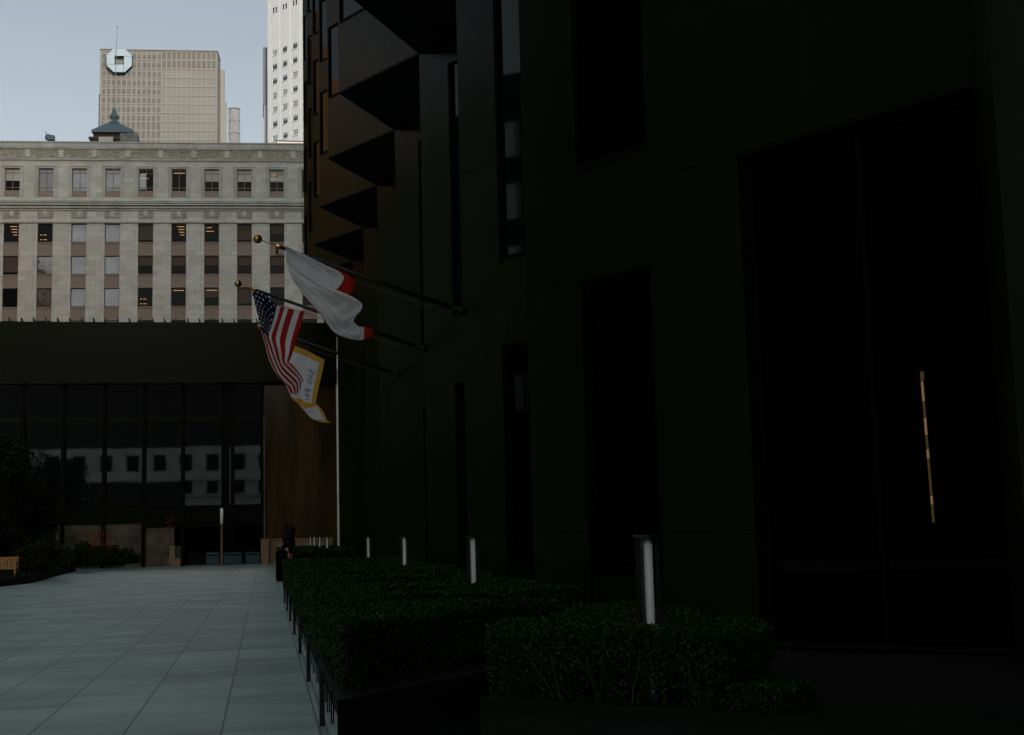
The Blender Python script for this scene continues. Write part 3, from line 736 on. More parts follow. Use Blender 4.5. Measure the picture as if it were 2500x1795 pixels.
# ------------------------------------------------------------------ stone building behind
ANG = -R(4.1)
YS = 165.0
P0 = np.array([PX(370, 700, YS)[0], YS]); UD = np.array([math.cos(ANG), math.sin(ANG)]); ND = np.array([UD[1], -UD[0]])   # ND toward camera
def fac(x, y, P0=P0, UD=UD):
    d = ray(x, y); nrm = np.array([-UD[1], UD[0]]); t = (P0 @ nrm) / (d[:2] @ nrm); p = d[:2] * t
    return (p - P0) @ UD, EYE + d[2] * t
sb = thing('stone_building', 'pale limestone office building with pilasters and a carved frieze behind the pavilion', 'building', (P0[0], P0[1], 0), ANG)
zq = lambda yz: fac(417, 330 + yz * .3351)[1]     # from the 3x crop rows
ul = [fac((35 + 241 * k) * .3351, 430)[0] for k in range(9)]
pitch = (ul[8] - ul[0]) / 8
u0 = ul[0]; WW = 1.82
colsu = [u0 + pitch * k for k in range(-2, 14)]
ZT = zq(55); UL = u0 - pitch * 2.4; UR = colsu[-1] + 3.5
D = 0.45
stn = MB()
def lb(mb, ua, ub, za, zb, w0, w1, mi=0): mb.box((ua, -w1, za), (ub, -w0, zb), mi)   # local: -y = outward
# pilasters between windows and back plane
rows = [(zq(645), zq(780)), (zq(877), zq(1012)), (zq(1110), zq(1245))]
fh = rows[0][0] - rows[1][0]
rows = [(rows[0][0] - fh * k, rows[0][0] - fh * k - (zq(645) - zq(780))) for k in range(8)]
tw_ = (zq(250), zq(410))
stn.box((UL, .42, 0), (UR, 30, ZT - .2))
gl = []
for k, u in enumerate(colsu[:-1]):
    a, b2 = u + WW, colsu[k + 1]
    lb(stn, a, b2, 0, rows[0][0], -.419, 0)
    w = b2 - a
    lb(stn, a + .42, b2 - .42, 0, rows[0][0] - .1, 0.002, .10)
lb(stn, UL, colsu[0], 0, rows[0][0], -.419, 0); lb(stn, colsu[-1] + WW, UR, 0, rows[0][0], -.419, 0)
lb(stn, UL, UR, rows[0][0] + .002, zq(455), -.419, 0)      # band incl. frieze
# attic wall with window openings
zw0, zw1 = zq(455), tw_[0]
for k, u in enumerate(colsu[:-1]): lb(stn, u + WW - .02, colsu[k + 1] - .02, zw0 + .002, zw1 + .1, -.419, -.003)
lb(stn, UL, colsu[0] - .02, zw0 + .002, zw1 + .1, -.419, -.003); lb(stn, colsu[-1] + WW, UR, zw0 + .002, zw1 + .1, -.419, -.003)
lb(stn, UL, UR, zw1 + .102, ZT - .145, -.419, -.003)
stn.build('wall', M['stone'], sb, world=False)
c_ = MB()
lb(c_, UL - .1, UR, ZT - .14, ZT, -.5, .22)
lb(c_, UL, UR, zq(98), ZT - .143, 0, .12)
c_.build('parapet', M['stoneg'], sb, world=False)
c_ = MB()
for yy, pr, hh in ((104, .24, .10), (184, .2, .10), (175, .1, .10)): z = zq(yy); lb(c_, UL, UR, z - hh, z, 0, pr)
for yy, pr, hh in ((480, .30, .12), (492, .42, .14), (508, .55, .16), (526, .34, .2), (543, .16, .14), (628, .16, .12), (636, .24, .10)):
    z = zq(yy); lb(c_, UL, UR, z - hh, z, 0.002, pr)
c_.build('cornice', M['stoneg'], sb, world=False)
# frieze at the top: scrolls, rosettes and plain blocks
fz0, fz1 = zq(170), zq(112); fm = (fz0 + fz1) / 2; fr_ = (fz1 - fz0) / 2
fr = MB(); lb(fr, UL, UR, fz0 - .02, fz1 + .04, 0, .05, 0)
for k in range(-1, 12):
    uc = fac((205 + 241.5 * k) * .3351, 380)[0]
    lb(fr, uc - .28, uc + .28, fz0 + .05, fz1, .05, .16, 1)
    for s_ in (.30, .66):
        uu = uc + pitch * s_ + .1
        for rr_, th in ((fr_ * .72, .10), (fr_ * .36, .10)):
            n_ = 14
            for i in range(n_):
                a1, a2 = 2 * math.pi * i / n_, 2 * math.pi * (i + 1) / n_
                if rr_ > fr_ * .5 and math.sin(a1) > .55: continue
                fr.tube((uu + rr_ * math.cos(a1), -.08, fm + rr_ * math.sin(a1)), (uu + rr_ * math.cos(a2), -.08, fm + rr_ * math.sin(a2)), .055, n=5, mi=0)
        fr.tube((uu - .85, -.08, fm - .15), (uu - .55, -.08, fm + .2), .06, n=5); fr.tube((uu + .55, -.08, fm + .2), (uu + .85, -.08, fm - .15), .06, n=5)
        fr.tube((uu - .55, -.08, fm + .28), (uu + .55, -.08, fm + .30), .05, n=5)
fr.build('frieze', [M['stone2'], M['stone']], sb, world=False)
# cartouches over the columns of windows
z0_, z1_ = zq(612), zq(545)
for u in colsu:
    k_ = MB(); uc = u + WW / 2
    lb(k_, uc - .95, uc + .95, z0_, z1_, 0, .05, 0)
    for s_ in (-1, 1):
        for j in range(4): k_.tube((uc + s_ * (.35 + .16 * j), -.08, z0_ + .12), (uc + s_ * (.48 + .14 * j), -.08, z1_ - .15), .05, n=5)
        k_.tube((uc + s_ * .3, -.08, z0_ + .15), (uc + s_ * .85, -.08, z0_ + .35), .06, n=5)
    k_.lathe((0, 0, 0), [(.001, 0), (.28, .0), (.25, .12), (.12, .2)], 10, 1)
    nv = 40; k_.v[-nv:] = [(uc + v[0], -.04 - v[2], (z0_ + z1_) / 2 + v[1] * 1.7) for v in k_.v[-nv:]]
    k_.build('cartouche', [M['stone2'], M['stone']], sb, world=False)
# windows
def window(u, zt, zb, style, top=False, k=0, r=0):
    f = MB(); t = .07
    lb(f, u, u + .07, zb, zt, -.30, -.20); lb(f, u + WW - .07, u + WW, zb, zt, -.30, -.20)
    lb(f, u + .07, u + WW - .07, zt - .08, zt, -.30, -.20); lb(f, u + .07, u + WW - .07, zb, zb + .1, -.30, -.20)
    if top:
        lb(f, u + WW / 2 - .03, u + WW / 2 + .03, zb + .1, zt - .08, -.30, -.22); lb(f, u + .07, u + WW - .07, zb + .45, zb + .51, -.30, -.225)
        lb(f, u + .07, u + WW - .07, zt - .5, zt - .45, -.30, -.225)
    w = f.build('window', M['wframe'] if not top else M['spand'], sb, world=False)
    g = MB(); lb(g, u + .06, u + WW - .06, zb + .05, zt - .05, -.33, -.31)
    g.build('pane', M[{'d': 'wdark', 's': 'wsky', 'b': 'wdark', 'w': 'wwood', 'l': 'wdark'}[style[0]]], w, world=False)
    if 'b' in style:
        g = MB(); fr2 = .52 if 'd' not in style else .35; lb(g, u + .08, u + WW - .08, zt - (zt - zb) * (.85 if 'B' in style else fr2), zt - .08, -.309, -.302); g.build('blind', M['wblind'] if not top else M['stoneg'], w, world=False)
    if 'S' in style:
        g = MB(); lb(g, u + .08, u + WW * .47, zb + .3, zt - .55, -.309, -.303); g.build('blind', M['wsky'], w, world=False)
    if 'l' in style:
        for (fx, fz, fw) in random.Random(k * 7 + r * 3 + 1).choice([[(.1, .8, .4), (.05, .6, .6)], [(.35, .85, .55), (.45, .7, .45), (.5, .55, .4), (.6, .4, .3)], [(.1, .85, .8)], [(.1, .4, .15), (.35, .4, .2), (.1, .15, .15), (.35, .15, .25)]]):
            g = MB(); g.box((u + .1 + (WW - .2) * fx, .300, zb + (zt - zb) * fz), (u + .1 + (WW - .2) * min(1, fx + fw), .305, zb + (zt - zb) * fz + .06)); g.build('ceiling_light', M['warm'], w, world=False)
    return w
styles_top = ['b', 'w', 'sd', 's', 'lS', 'l', 'b', 'b', 'bl', 'd', 'b', 'd', 'd', 'b']
st1 = ['l', 'l', 's', 's', 'bB', 'dl', 'dl', 'bB', 'b', 'd', 'd', 'd', 'd', 'b']
st2 = ['bB', 'w', 's', 's', 'b', 'b', 'b', 'b', 'b', 'd', 'd', 'b', 'd', 'b']
st3 = ['d', 'w', 's', 's', 'l', 'l', 'bl', 'bB', 'd', 'd', 'd', 'b', 'd', 'd']
st4 = ['d', 'w', 's', 's', 'l', 'd', 'd', 'd', 'd', 'd', 'd', 'b', 'd', 'd']
spd = MB()
for i, u in enumerate(colsu):
    k = i - 2; kk = max(0, k)
    # architrave around the attic window
    ar = MB(); zt, zb = tw_[0], zq(455)
    for o_, pr in ((.34, .10), (.12, .05)):
        lb(ar, u - o_ - .10, u - o_ + .06, zb, zt + o_ + .1, 0, pr); lb(ar, u + WW + o_ - .06, u + WW + o_ + .10, zb, zt + o_ + .1, 0, pr)
        lb(ar, u - o_ + .06, u + WW + o_ - .06, zt + o_ - .06, zt + o_ + .1, 0, pr)
    ar.build('architrave', M['stoneg'], sb, world=False)
    if kk < 12:
        window(u, tw_[0], tw_[1], styles_top[kk], True, kk, 0)
        for r, st in enumerate((st1, st2, st3, st4)): window(u, rows[r][0], rows[r][1], st[kk], False, kk, r + 1)
    s_ = MB(); lb(s_, u + .003, u + WW - .003, zq(455) + .003, tw_[1] - .02, -.40, -.12); s_.build('spandrel_panel', M['spand'], sb, world=False)
    for r in range(5):
        s_ = MB()
        za, zb = rows[r][1] - .003, rows[r + 1][0] + .003
        lb(s_, u + .003, u + WW - .003, zb, za, -.40, -.16); lb(s_, u + .003, u + WW - .003, za - .14, za, -.16, -.06)
        lb(s_, u + .003, u + WW - .003, zb, zb + .16, -.16, -.08)
        for j in range(9): lb(s_, u + .2 + .17 * j, u + .25 + .17 * j, zb + .35, za - .3, -.16, -.13)
        s_.build('spandrel_panel', M['spand'], sb, world=False)
# roof penthouse with flagpole, tarp and small antenna
def facp(x, y, back=6.):
    p = P0 - ND * back * 1.0; return fac(x, y, p, UD)
BK = 8.0; pb = P0 - ND * BK
ph = thing('roof_penthouse', 'small brick roof pavilion with slate pyramid roof on the stone building', 'penthouse', (pb[0], pb[1], ZT - .3), ANG)
def lf(x, y, dep=0.):
    p = pb - ND * dep; u, z = fac(x, y, p, UD); return u, z - (ZT - .3)
b = MB(); u1, z1 = lf(228, 318); u2, _ = lf(322, 318); b.box((u1, 0, -2), (u2, 6, z1)); b.build('wall', M['brick'], ph, world=False)
b = MB(); ua, za = lf(216, 339, -1.4); ub, _ = lf(292, 338, -1.4); b.box((ua + .3, -1.2, -2), (ub, -.002, za)); b.box((ua, -1.4, za), (ub, -.002, za + .3)); b.build('base', M['brick'], ph, world=False)
ua, za = lf(241, 334, -1.6); ub, _ = lf(276, 338, -1.6); b = MB(); b.box((ua, -1.6, -2), (ub, -1.41, za)); b.build('parapet', M['stone'], ph, world=False)
b = MB(); ue, ze = lf(223, 317, -.5); uf, _ = lf(327, 317, -.5); um = (lf(279, 300, 3)[0]); zk = lf(279, 300, 2.4)[1]
b.add([(ue, -.5, ze), (uf, -.5, ze), (uf, 6.5, ze), (ue, 6.5, ze), (um - .7, 2.4, zk), (um + .7, 2.4, zk), (um + .7, 3.6, zk), (um - .7, 3.6, zk)],
      [(0, 1, 5, 4), (1, 2, 6, 5), (2, 3, 7, 6), (3, 0, 4, 7), (4, 5, 6, 7), (3, 2, 1, 0)])
b.box((ue, -.5, ze - .28), (uf, 6.5, ze - .002)); b.build('roof', M['roofg'], ph, world=False)
b = MB(); zf2 = lf(279, 263, 3)[1]; hh = zf2 - zk
b.lathe((um, 3, zk - .05), [(.68, 0), (.68, hh * .14), (.45, hh * .16), (.40, hh * .30), (.62, hh * .38), (.66, hh * .48), (.5, hh * .60), (.28, hh * .68), (.32, hh * .74), (.2, hh * .86), (.22, hh * .9), (.1, hh)], 14)
b.build('finial', M['roofg'], ph, True, world=False)
b = MB(); zfp = lf(282, 66, 3)[1]; b.tube((um, 3, zf2 - .1), (um + .25, 3, zfp), .065, .025, 8); b.sphere((um + .25, 3, zfp), .10, 8); b.build('flagpole', M['wshade'], ph, world=False)
b = MB(); ua, za = lf(293, 326, -2.2); ub, zb_ = lf(335, 323, -2.2)
b.add([(ua, -2.2, -2), (ub + .1, -2.2, -2), (ub, -2.2, zb_), (ua, -2.2, za), (ua, -.6, -2), (ub + .1, -.6, -2), (ub, -.6, zb_ - .1), (ua, -.6, za - .1)], [(0, 1, 2, 3), (7, 6, 5, 4), (0, 4, 5, 1), (1, 5, 6, 2), (2, 6, 7, 3), (3, 7, 4, 0)])
b.v = [tuple(wmat(ph) @ Vector(v)) for v in b.v]
tag(b.build('roof_tarp', M['tarp']), 'crumpled grey tarp wrapped box beside the roof penthouse', 'tarp')
b = MB(); ua, _ = lf(85, 340); ub, zz_ = lf(122, 333); uc, zc = lf(118, 336)
b.add([(ua, 0, -2), (ub, 0, -2), (ub, 0, zz_ - .25), (ua, 2, -2), (ub, 2, -2), (ub, 2, zz_ - .25)], [(0, 1, 2), (5, 4, 3), (0, 2, 5, 3), (1, 4, 5, 2), (0, 3, 4, 1)])
b.sphere((uc, 0, zc), .45, 8); b.tube((uc - .3, 0, zc), (uc - .3, 0, zc + .8), .05); b.box((uc, -.5, zc - .4), (uc + .8, .3, zc + .2))
b.v = [tuple(wmat(ph) @ Vector(v)) for v in b.v]
tag(b.build('roof_equipment', M['roofg']), 'small slanted dark rooftop vent with equipment on the stone building', 'roof equipment')

# ------------------------------------------------------------------ brown office tower with the octagon sign
YC = 563.0; PC = np.array([PX(390, 300, YC)[0], YC])
fc_ = lambda x, y: fac(x, y, PC, UD)
bt_ = thing('brown_office_tower', 'distant brown gridded office tower with a pale octagon emblem near its top', 'building', (PC[0], PC[1], 0), ANG)
uL, zTop = fc_(245, 120); uR, _ = fc_(531, 123); 
b = MB(); b.box((uL, 0, 0), (uR, 12, zTop - .3)); b.build('wall', M['brownpan'], bt_, world=False)
b = MB(); b.box((uL - .2, -.6, zTop - .3), (uR + .2, 12, zTop)); b.build('parapet', M['browngrid'], bt_, world=False)
ncol, cp = 23, (uR - uL) / 23.5
zr = [fc_(390, y * .3351)[1] for y in (362, 427, 491, 555)]; rp = (fc_(390, 362 * .3351)[1] - fc_(390, 1010 * .3351)[1]) / 10.1
g = MB(); zz = zTop - .5; r = 0
while zz > zTop - rp * 15: 
    g.box((uL, -.25, zz - .35), (uR, 0, zz)); zz -= rp
for k in range(24):
    u = uL + .5 + cp * k; g.box((u - .16, -.22, zTop - rp * 15), (u + .16, -.002, zTop - .86))
g.build('grid', M['browngrid'], bt_, world=False)
rn = random.Random(3)
for r in range(8):
    for k in range(12):
        if r * 12 + k >= 96: break
        u = uL + .5 + cp * k; z = zTop - .85 - rp * r
        if k >= 23: continue
        h = rp * (.62 + .08 * rn.random()) - .2; w = cp * (.60 + .08 * rn.random()); um_ = u + .16 + (cp - .32 - w) * rn.uniform(.3, 1)
        p = MB(); n_ = 6; pts_ = [(um_, z - rp * .90), (um_ + w, z - rp * .90)] + [(um_ + w / 2 + w / 2 * math.cos(math.pi * i / n_), z - rp * .90 + h - .35 + .35 * math.sin(math.pi * i / n_)) for i in range(n_ + 1)]
        m_ = len(pts_); p.add([(x, -.06, z_) for x, z_ in pts_], [tuple(range(m_))]); p.build('pane', M['brownwin'], bt_, world=False)
rest = MB()
for r in range(13):
    for k in range(23):
        if r < 8 and k < 12: continue
        u = uL + .5 + cp * k; z = zTop - .85 - rp * r
        f_ = .82 if r < 2 else .86
        if k > 11 and r >= 2: continue
        h = rp * f_ - .6; w = cp * (.66 if k < 12 or r < 2 else .74); a = u + .16 + (cp - .32 - w) * .5
        rest.box((a, -.06, z - h - .45), (a + w, -.003, z - .35))
tag(rest.build('upper_panes', M['brownwin'], bt_, world=False), None, None, kind='stuff')
b = MB(); ua, _ = fc_(546, 200); b.box((uR - .3, 12.01, 0), (ua - 1.0, 14, zTop - 4)); b.box((ua - 1.0, 12.5, 0), (ua - .1, 14, fc_(545, 226)[1])); b.build('side_wing', M['browngrid'], bt_, world=False)
b = MB(); ua, za = fc_(237, 222); b.box((ua, 4, 0), (uL - .3, 30, za)); b.build('glass_wing', M['tealside'], bt_, world=False)
for i, x in enumerate((325, 341)):
    b = MB(); ua, za = fc_(x, 110); b.tube((ua, 8, zTop - .2), (ua, 8, za), 1.0, 1.0, 12); b.lathe((ua, 8, za), [(1.2, 0), (1.2, .3), (.6, .6)], 12); b.build('roof_vent', M['white'], bt_, world=False)
# octagon emblem: four trapezoid pieces around an open square
cu, cz = fc_(293.5, 152); s_ = (fc_(326, 152)[0] - fc_(262, 152)[0]) / 2
def em(poly, ang):
    c, s = math.cos(ang), math.sin(ang)
    return [(cu + (x * c - y * s) * s_, cz + (x * s + y * c) * s_) for x, y in poly]
q_, i_ = .41, .36
piece = [(-i_, i_), (-i_, 1.0), (q_, 1.0), (1.0, q_), (1.0, i_)]   # top piece
piece = [(-i_, i_ + .0), (-i_, .98), (q_, .98), (.96, .44), (.96, i_)]
e = MB(); eb = MB(); es = MB()
em_t = thing('octagon_emblem', 'pale blue octagon emblem of four pieces mounted on the brown tower', 'emblem', (PC[0], PC[1], 0), ANG)
for k in range(4):
    pl = em([(x * .96 + .022, y * .96 + .01) for x, y in piece], -k * math.pi / 2); n_ = len(pl)
    e = MB(); e.add([(x, -2.3, z) for x, z in pl] + [(x, -2.25, z) for x, z in pl], [tuple(range(n_))] + [(i, (i + 1) % n_, n_ + (i + 1) % n_, n_ + i) for i in range(n_)])
    ob = e.build('emblem_piece', M['sign'], em_t, world=False)
    pl = em([(x, y) for x, y in piece], -k * math.pi / 2)
    e = MB(); e.add([(x, -2.2, z) for x, z in pl] + [(x, -.3, z) for x, z in pl], [tuple(range(n_)), tuple(range(2 * n_ - 1, n_ - 1, -1))] + [(i, (i + 1) % n_, n_ + (i + 1) % n_, n_ + i) for i in range(n_)])
    e.f.pop(0); e.m.pop(0); e.f.insert(0, tuple(range(n_))); e.m.insert(0, 1)
    e.build('emblem_box', [M['signs'], M['signb']], ob, world=False)

# ------------------------------------------------------------------ white tower, its neighbour and the chimney
YW = 345.0; AW = math.atan2(-.747, .664)
UW = np.array([math.cos(AW), math.sin(AW)]); PW = np.array([PX(653, 200, YW)[0], YW])
fw = lambda x, y: fac(x, y, PW, UW)
wt = thing('white_tower', 'tall white precast tower with small square windows beside the dark granite tower', 'building', (PW[0], PW[1], 0), AW)
zsc = YW / 3200
ROWS = [(385, 1), (485, 1), (590, 1), (695, 1), (797, 1), (903, 1), (1010, 1)]
colx = [2002, 2077, 2150]
uc = [fw(x * .3351, 200)[0] for x in colx]; up = (uc[2] - uc[0]) / 2
zc_ = [fw(2002 * .3351, y * .3351)[1] for y, _ in ROWS]; zp = (zc_[0] - zc_[-1]) / 6
WN = 36 * .3351 * zsc
b = MB(); TOPW = zc_[0] + zp * 12
b.box((0, .25, 0), (uc[0] + up * 9, 30, TOPW)); 
ub_ = [0]
for k in range(9):
    a = uc[0] + up * k; h = up * .24
    b.box((ub_[-1], 0, 0), (a - h, .25, TOPW)); ub_.append(a + h)
    zs_ = [zc_[0] - zp * j for j in range(-11, 9) if j not in (-1, -2)]
    zlast = TOPW
    for z in zs_:
        b.box((a - h, 0.0, z + zp * .19), (a + h, .25, zlast)); zlast = z - zp * .19
    b.box((a - h, 0, 0), (a + h, .25, zlast))
b.build('wall', M['white'], wt, world=False)
for k in range(4):
    a = uc[0] + up * k; h = up * .24
    for j in [-6, -5, -4, -3] + list(range(0, 9)):
        z = zc_[0] - zp * j
        if j < 0:
            w = MB()
            w.box((a - h, .18, z - zp * .19), (a + h, .24, z + zp * .19)); w.box((a - .12, .02, z - zp * .19), (a + .12, .17, z + zp * .19), 1)
            w.build('window', [M['wglass'], M['white']], wt, world=False); continue
        w = MB(); w.box((a - h, .14, z - zp * .19), (a + h, .22, z + zp * .19)); ob = w.build('window', M['wglass'], wt, world=False)
        sh = rn.choice((.55, .7, .35, 1.6)) if (k + j) % 4 else 1.9
        w = MB(); w.box((a - h, .10, z + zp * .19 - zp * .19 * sh), (a + h, .135, z + zp * .19)); w.build('shade', M['wshade'], ob, world=False)
        w = MB(); w.box((a - h - .1, -.12, z - zp * .23), (a + h + .1, 0, z - zp * .19)); w.build('sill', M['white'], ob, world=False)
    w = MB(); w.box((a - up / 2 - .05, -.06, 0), (a - up / 2 + .05, -.003, TOPW)); w.build('panel_rib', M['white'], wt, world=False)
p_ = PX(641.5, 122, YW + 4); p2_ = PX(652.6, 122, YW + 4); pm = PX(641, 190, YW + 4)
b = MB(); b.box((p_[0], YW + 2, pm[2] - 8), (p2_[0], YW + 14, p_[2])); b.build('grey_slab', M['whites'], wt)
b = MB(); b.box((p_[0] + .2, YW + 2.2, 0), (p2_[0], YW + 14, pm[2] - 8.003)); b.build('grey_slab', mat('slab_light', (.32, .34, .34), .7), wt)
p_ = PX(676, 345.5, 250); q_2 = PX(800, 353, 250)
b = MB(); b.box((p_[0], 250, 0), (q_2[0] + 6, 262, p_[2] + .02)); b.box((p_[0] - .1, 249.9, p_[2] + .02), (q_2[0] + 6, 262, p_[2] + .25), 1)
tag(b.build('low_rooftop_block', [M['white'], M['pinkstone']]), 'white rooftop block with red coping just above the stone parapet by the dark tower', 'building')
YK = 420.0
cc_ = PX(572, 300, YK); zt_2 = PX(572, 268, YK)[2]; rr_ = 14 * YK / 3200
ck = thing('chimney', 'round white rust-streaked chimney between the brown tower and the white tower', 'chimney', (cc_[0], YK, 0))
b = MB(); b.tube((cc_[0], YK, 0), (cc_[0], YK, zt_2), rr_, n=24); b.build('shaft', M['chim'], ck, True)
for y_, th, m_ in ((298, .25, 'white'), (329, .35, 'chim'), (269, .3, 'wshade')):
    z = PX(572, y_, YK)[2]; b = MB(); b.tube((cc_[0], YK, z), (cc_[0], YK, z + th), rr_ + .08, n=24); b.build('band', M[m_], ck, True)

# ------------------------------------------------------------------ unseen buildings behind and beside the camera: mirrored ones and added blockers
ob_ = thing('office_block', 'dark office block across the plaza, seen only mirrored in the tower glass', 'building', (-38, 30, 0))
b = MB(); b.box((-70, 40, 0), (-38, 76, 27.5)); b.build('wall', M['offdark'], ob_)
b = MB(); b.box((-62, 4, 0), (-38, 39.98, 36)); b.build('tall_wall', M['offdark'], ob_)  # unseen; size shaped to darken reflections in the near tower wall
wm = None
for r in range(5):
    for k in range(7):
        y = 42.6 + k * 4.9; z = 9.2 + r * 3.6
        if wm is None:
            w = MB(); w.box((-.0, -1.7, -1.0), (.06, 1.7, 1.0))
            for q in range(5): w.box((.06, -1.7 + q * .83, -1.0), (.09, -1.62 + q * .83, 1.0), 1)
            wm = w.build('window', [M['offwin'], M['offdark']], ob_, world=False); w_ = wm
        else: w_ = wm.copy(); COL.objects.link(w_)
        w_.location = (.01, y - 30, z)
ob2 = thing('brick_block', 'warm brick block outside the left of the photo, seen mirrored in the far tower bays', 'building', (-46, 120, 0))
b = MB(); b.box((-80, 84, 0), (-46, 190, 48)); b.build('wall', mat('warm_brick', (.42, .22, .10), .9, .2, var=.3, scale=.25), ob2)
for r in range(6):
    for k in range(14):
        b = MB(); b.box((-46, 87 + 7.2 * k, 12 + 6 * r), (-45.95, 90 + 7.2 * k, 15.6 + 6 * r)) if r * 14 + k == 0 else None
        if r * 14 + k == 0: wb2 = b.build('window', M['wdark'], ob2); continue
        w_ = wb2.copy(); COL.objects.link(w_); w_.location = (0, 7.2 * k, 6 * r)
ob3 = thing('sun_blocker', 'unseen dark block added behind the camera to shade the plaza', 'building', (40, -50, 0))
b = MB(); b.box((5, -110, 0), (80, YB(-2) - 1.5, 33)); b.build('wall', M['offdark'], ob3)  # invented mass, keeps the sun off the plaza
lo_ = thing('stone_office', 'pale stone office behind the camera, seen mirrored in the pavilion glass', 'building', (0, -62, 0))
b = MB(); b.box((-13.6, -90, 3.2), (4, -62, 17)); b.box((-45, -90, 11.2), (-13.603, -62, 16.8)); b.build('wall', M['stone'], lo_)
b = MB(); b.box((-46, -90, 0), (-13.603, -62, 11.197)); b.box((-13.6, -90, 0), (4, -62, 3.197)); b.build('shop_base', M['offdark'], lo_)
b = MB(); b.box((-46, -92, 17.003), (4, -63.5, 30)); b.build('sky_blocker', M['offdark'], lo_)  # unseen dark mass added above the office to block reflected sky
b = MB()
for z in (8.6, 11.2): b.box((-45 if z > 9 else -13.6, -62, z), (4, -61.6, z + .45))
b.build('cornice', M['stoneg'], lo_)
wm = None
for r in range(3):
    for k in range(11):
        x = -43 + 4.3 * k
        if r < 2 and x < -13: continue
        if wm is None:
            w = MB(); w.box((-1.0, 0, -1.35), (1.0, .08, 1.35)); wm = w.build('window', M['wdark'], lo_, world=False); w_ = wm
        else: w_ = wm.copy(); COL.objects.link(w_)
        w_.location = (x, .01, (5.6, 10.0 + .3, 14.3)[r] if r != 1 else 10.25)

# ------------------------------------------------------------------ flagpoles and flags
def cr(p0, p1, p2, p3, t):
    return .5 * ((2 * p1) + (-p0 + p2) * t + (2 * p0 - 5 * p1 + 4 * p2 - p3) * t * t + (-p0 + 3 * p1 - 3 * p2 + p3) * t ** 3)
def sample(ctrl, s):
    """ctrl: list of arrays, s in 0..1 along the list"""
    n = len(ctrl) - 1; x = min(max(s * n, 0), n - 1e-9); i = int(x); t = x - i
    g = lambda k: ctrl[min(max(k, 0), n)]
    return cr(g(i - 1), g(i), g(i + 1), g(i + 2), t)
def surf(rows, Y):
    """rows: list of rows of (x, y, depth) photo points; returns function (u, v) -> world point"""
    R_ = []
    for row in rows:
        R_.append([np.array(PX(x, y, Y + d)) for x, y, d in row])
    def F(u, v):
        return sample([sample(r, u) for r in R_], v)
    return F
def cloth(name, F, nu, nv, mats, pick, parent=None, label=None, group=None, extra=None):
    mb = MB(); vs = [tuple(F(i / nu, j / nv)) for j in range(nv + 1) for i in range(nu + 1)]
    fs = []; ms = []
    for j in range(nv):
        for i in range(nu):
            fs.append((j * (nu + 1) + i, j * (nu + 1) + i + 1, (j + 1) * (nu + 1) + i + 1, (j + 1) * (nu + 1) + i)); ms.append(pick((i + .5) / nu, (j + .5) / nv))
    k = len(mb.v); mb.v += vs; mb.f += fs; mb.m += ms
    if extra: extra(mb)
    return mb
poles = [((1128, 760), (629, 584), YB(4), 'uppermost flagpole, carrying the white and red flag'), ((1038, 852), (581, 693), YB(5), 'middle flagpole, carrying the striped flag'), ((976, 915), (636, 797), YB(6), 'lowest flagpole, carrying the gold edged white flag')]
for (mx, my), (bx, by_), Y, lab in poles:
    a = Vector(PX(mx, my, Y)); a.x = XB; c = Vector(PX(bx, by_, Y)); d = (c - a).normalized()
    t = thing('flagpole', lab, 'flagpole', tuple(a), 0, 'flagpoles on the granite tower')
    b = MB(); e_ = c - d * .42; b.tube(a, e_, .052, .038, 12); b.build('pole', M['pole'], t, True)
    b = MB(); b.sphere(tuple(c), .095, 16); b.build('ball', M['gold'], t, True)
    b = MB(); b.tube(e_, c, .012, .010, 6); b.tube(e_ - d * .05, e_ + d * .02, .06, .055, 10); b.build('tip_rod', M['gold'], t)
    b = MB(); n2 = Vector((0, 0, -1)); b.tube(e_ + n2 * .14, a + d * .4 + n2 * .14, .005, n=4); b.tube(e_ + n2 * .17, a + d * .7 + n2 * .17, .005, n=4); b.tube(e_, e_ + n2 * .18, .03, n=6); b.build('halyard', M['rope'], t)
    b = MB(); b.tube(a - Vector((.02, 0, 0)), a + d * .25, .085, .06, 12); b.tube(a - Vector((0, 0, 0)), a + Vector((-.04, 0, 0)), .11, .11, 12); b.build('bracket', M['pole'], t)
# upper flag: white with red band
Y1 = YB(4) - .12
rows1 = [
 [(697, 600, 0), (697, 600, 0), (697, 600, 0), (697, 600, 0), (697, 600, 0)],
 [(768, 634, .0), (735, 630, .05), (700, 628, 0), (703, 634, -.12), (706, 640, -.18)],
 [(862, 678, .0), (790, 668, .12), (706, 654, 0), (722, 664, -.2), (745, 673, -.26)],
 [(850, 732, .05), (790, 710, .15), (718, 686, 0), (760, 700, -.22), (812, 704, -.34)],
 [(838, 760, .1), (790, 745, .12), (741, 720, 0), (800, 738, -.22), (883, 741, -.40)],
 [(842, 790, .12), (820, 780, .1), (788, 776, 0), (820, 775, -.2), (866, 776, -.30)],
 [(866, 800, .1), (850, 800, .05), (815, 810, 0), (835, 800, -.14), (864, 788, -.2)],
 [(905, 800, .1), (885, 800, .02), (842, 823, -.02), (858, 815, -.1), (878, 800, -.12)],
 [(912, 818, .1), (900, 826, .05), (878, 831, 0), (878, 826, -.05), (878, 815, -.08)]]
F1 = surf(rows1, Y1)
def F1r(u, v):
    p = F1(u, v); w = .5 + .5 * math.sin(math.pi * min(1, v * 1.4)); p = p.copy(); p[1] += .04 * w * math.sin(u * 21 + v * 9) + .03 * math.sin(u * 9 - v * 23) + .018 * math.sin(u * 37 + v * 31 + 2 * math.sin(v * 12)) + .012 * math.sin(u * 61 - v * 17); return p
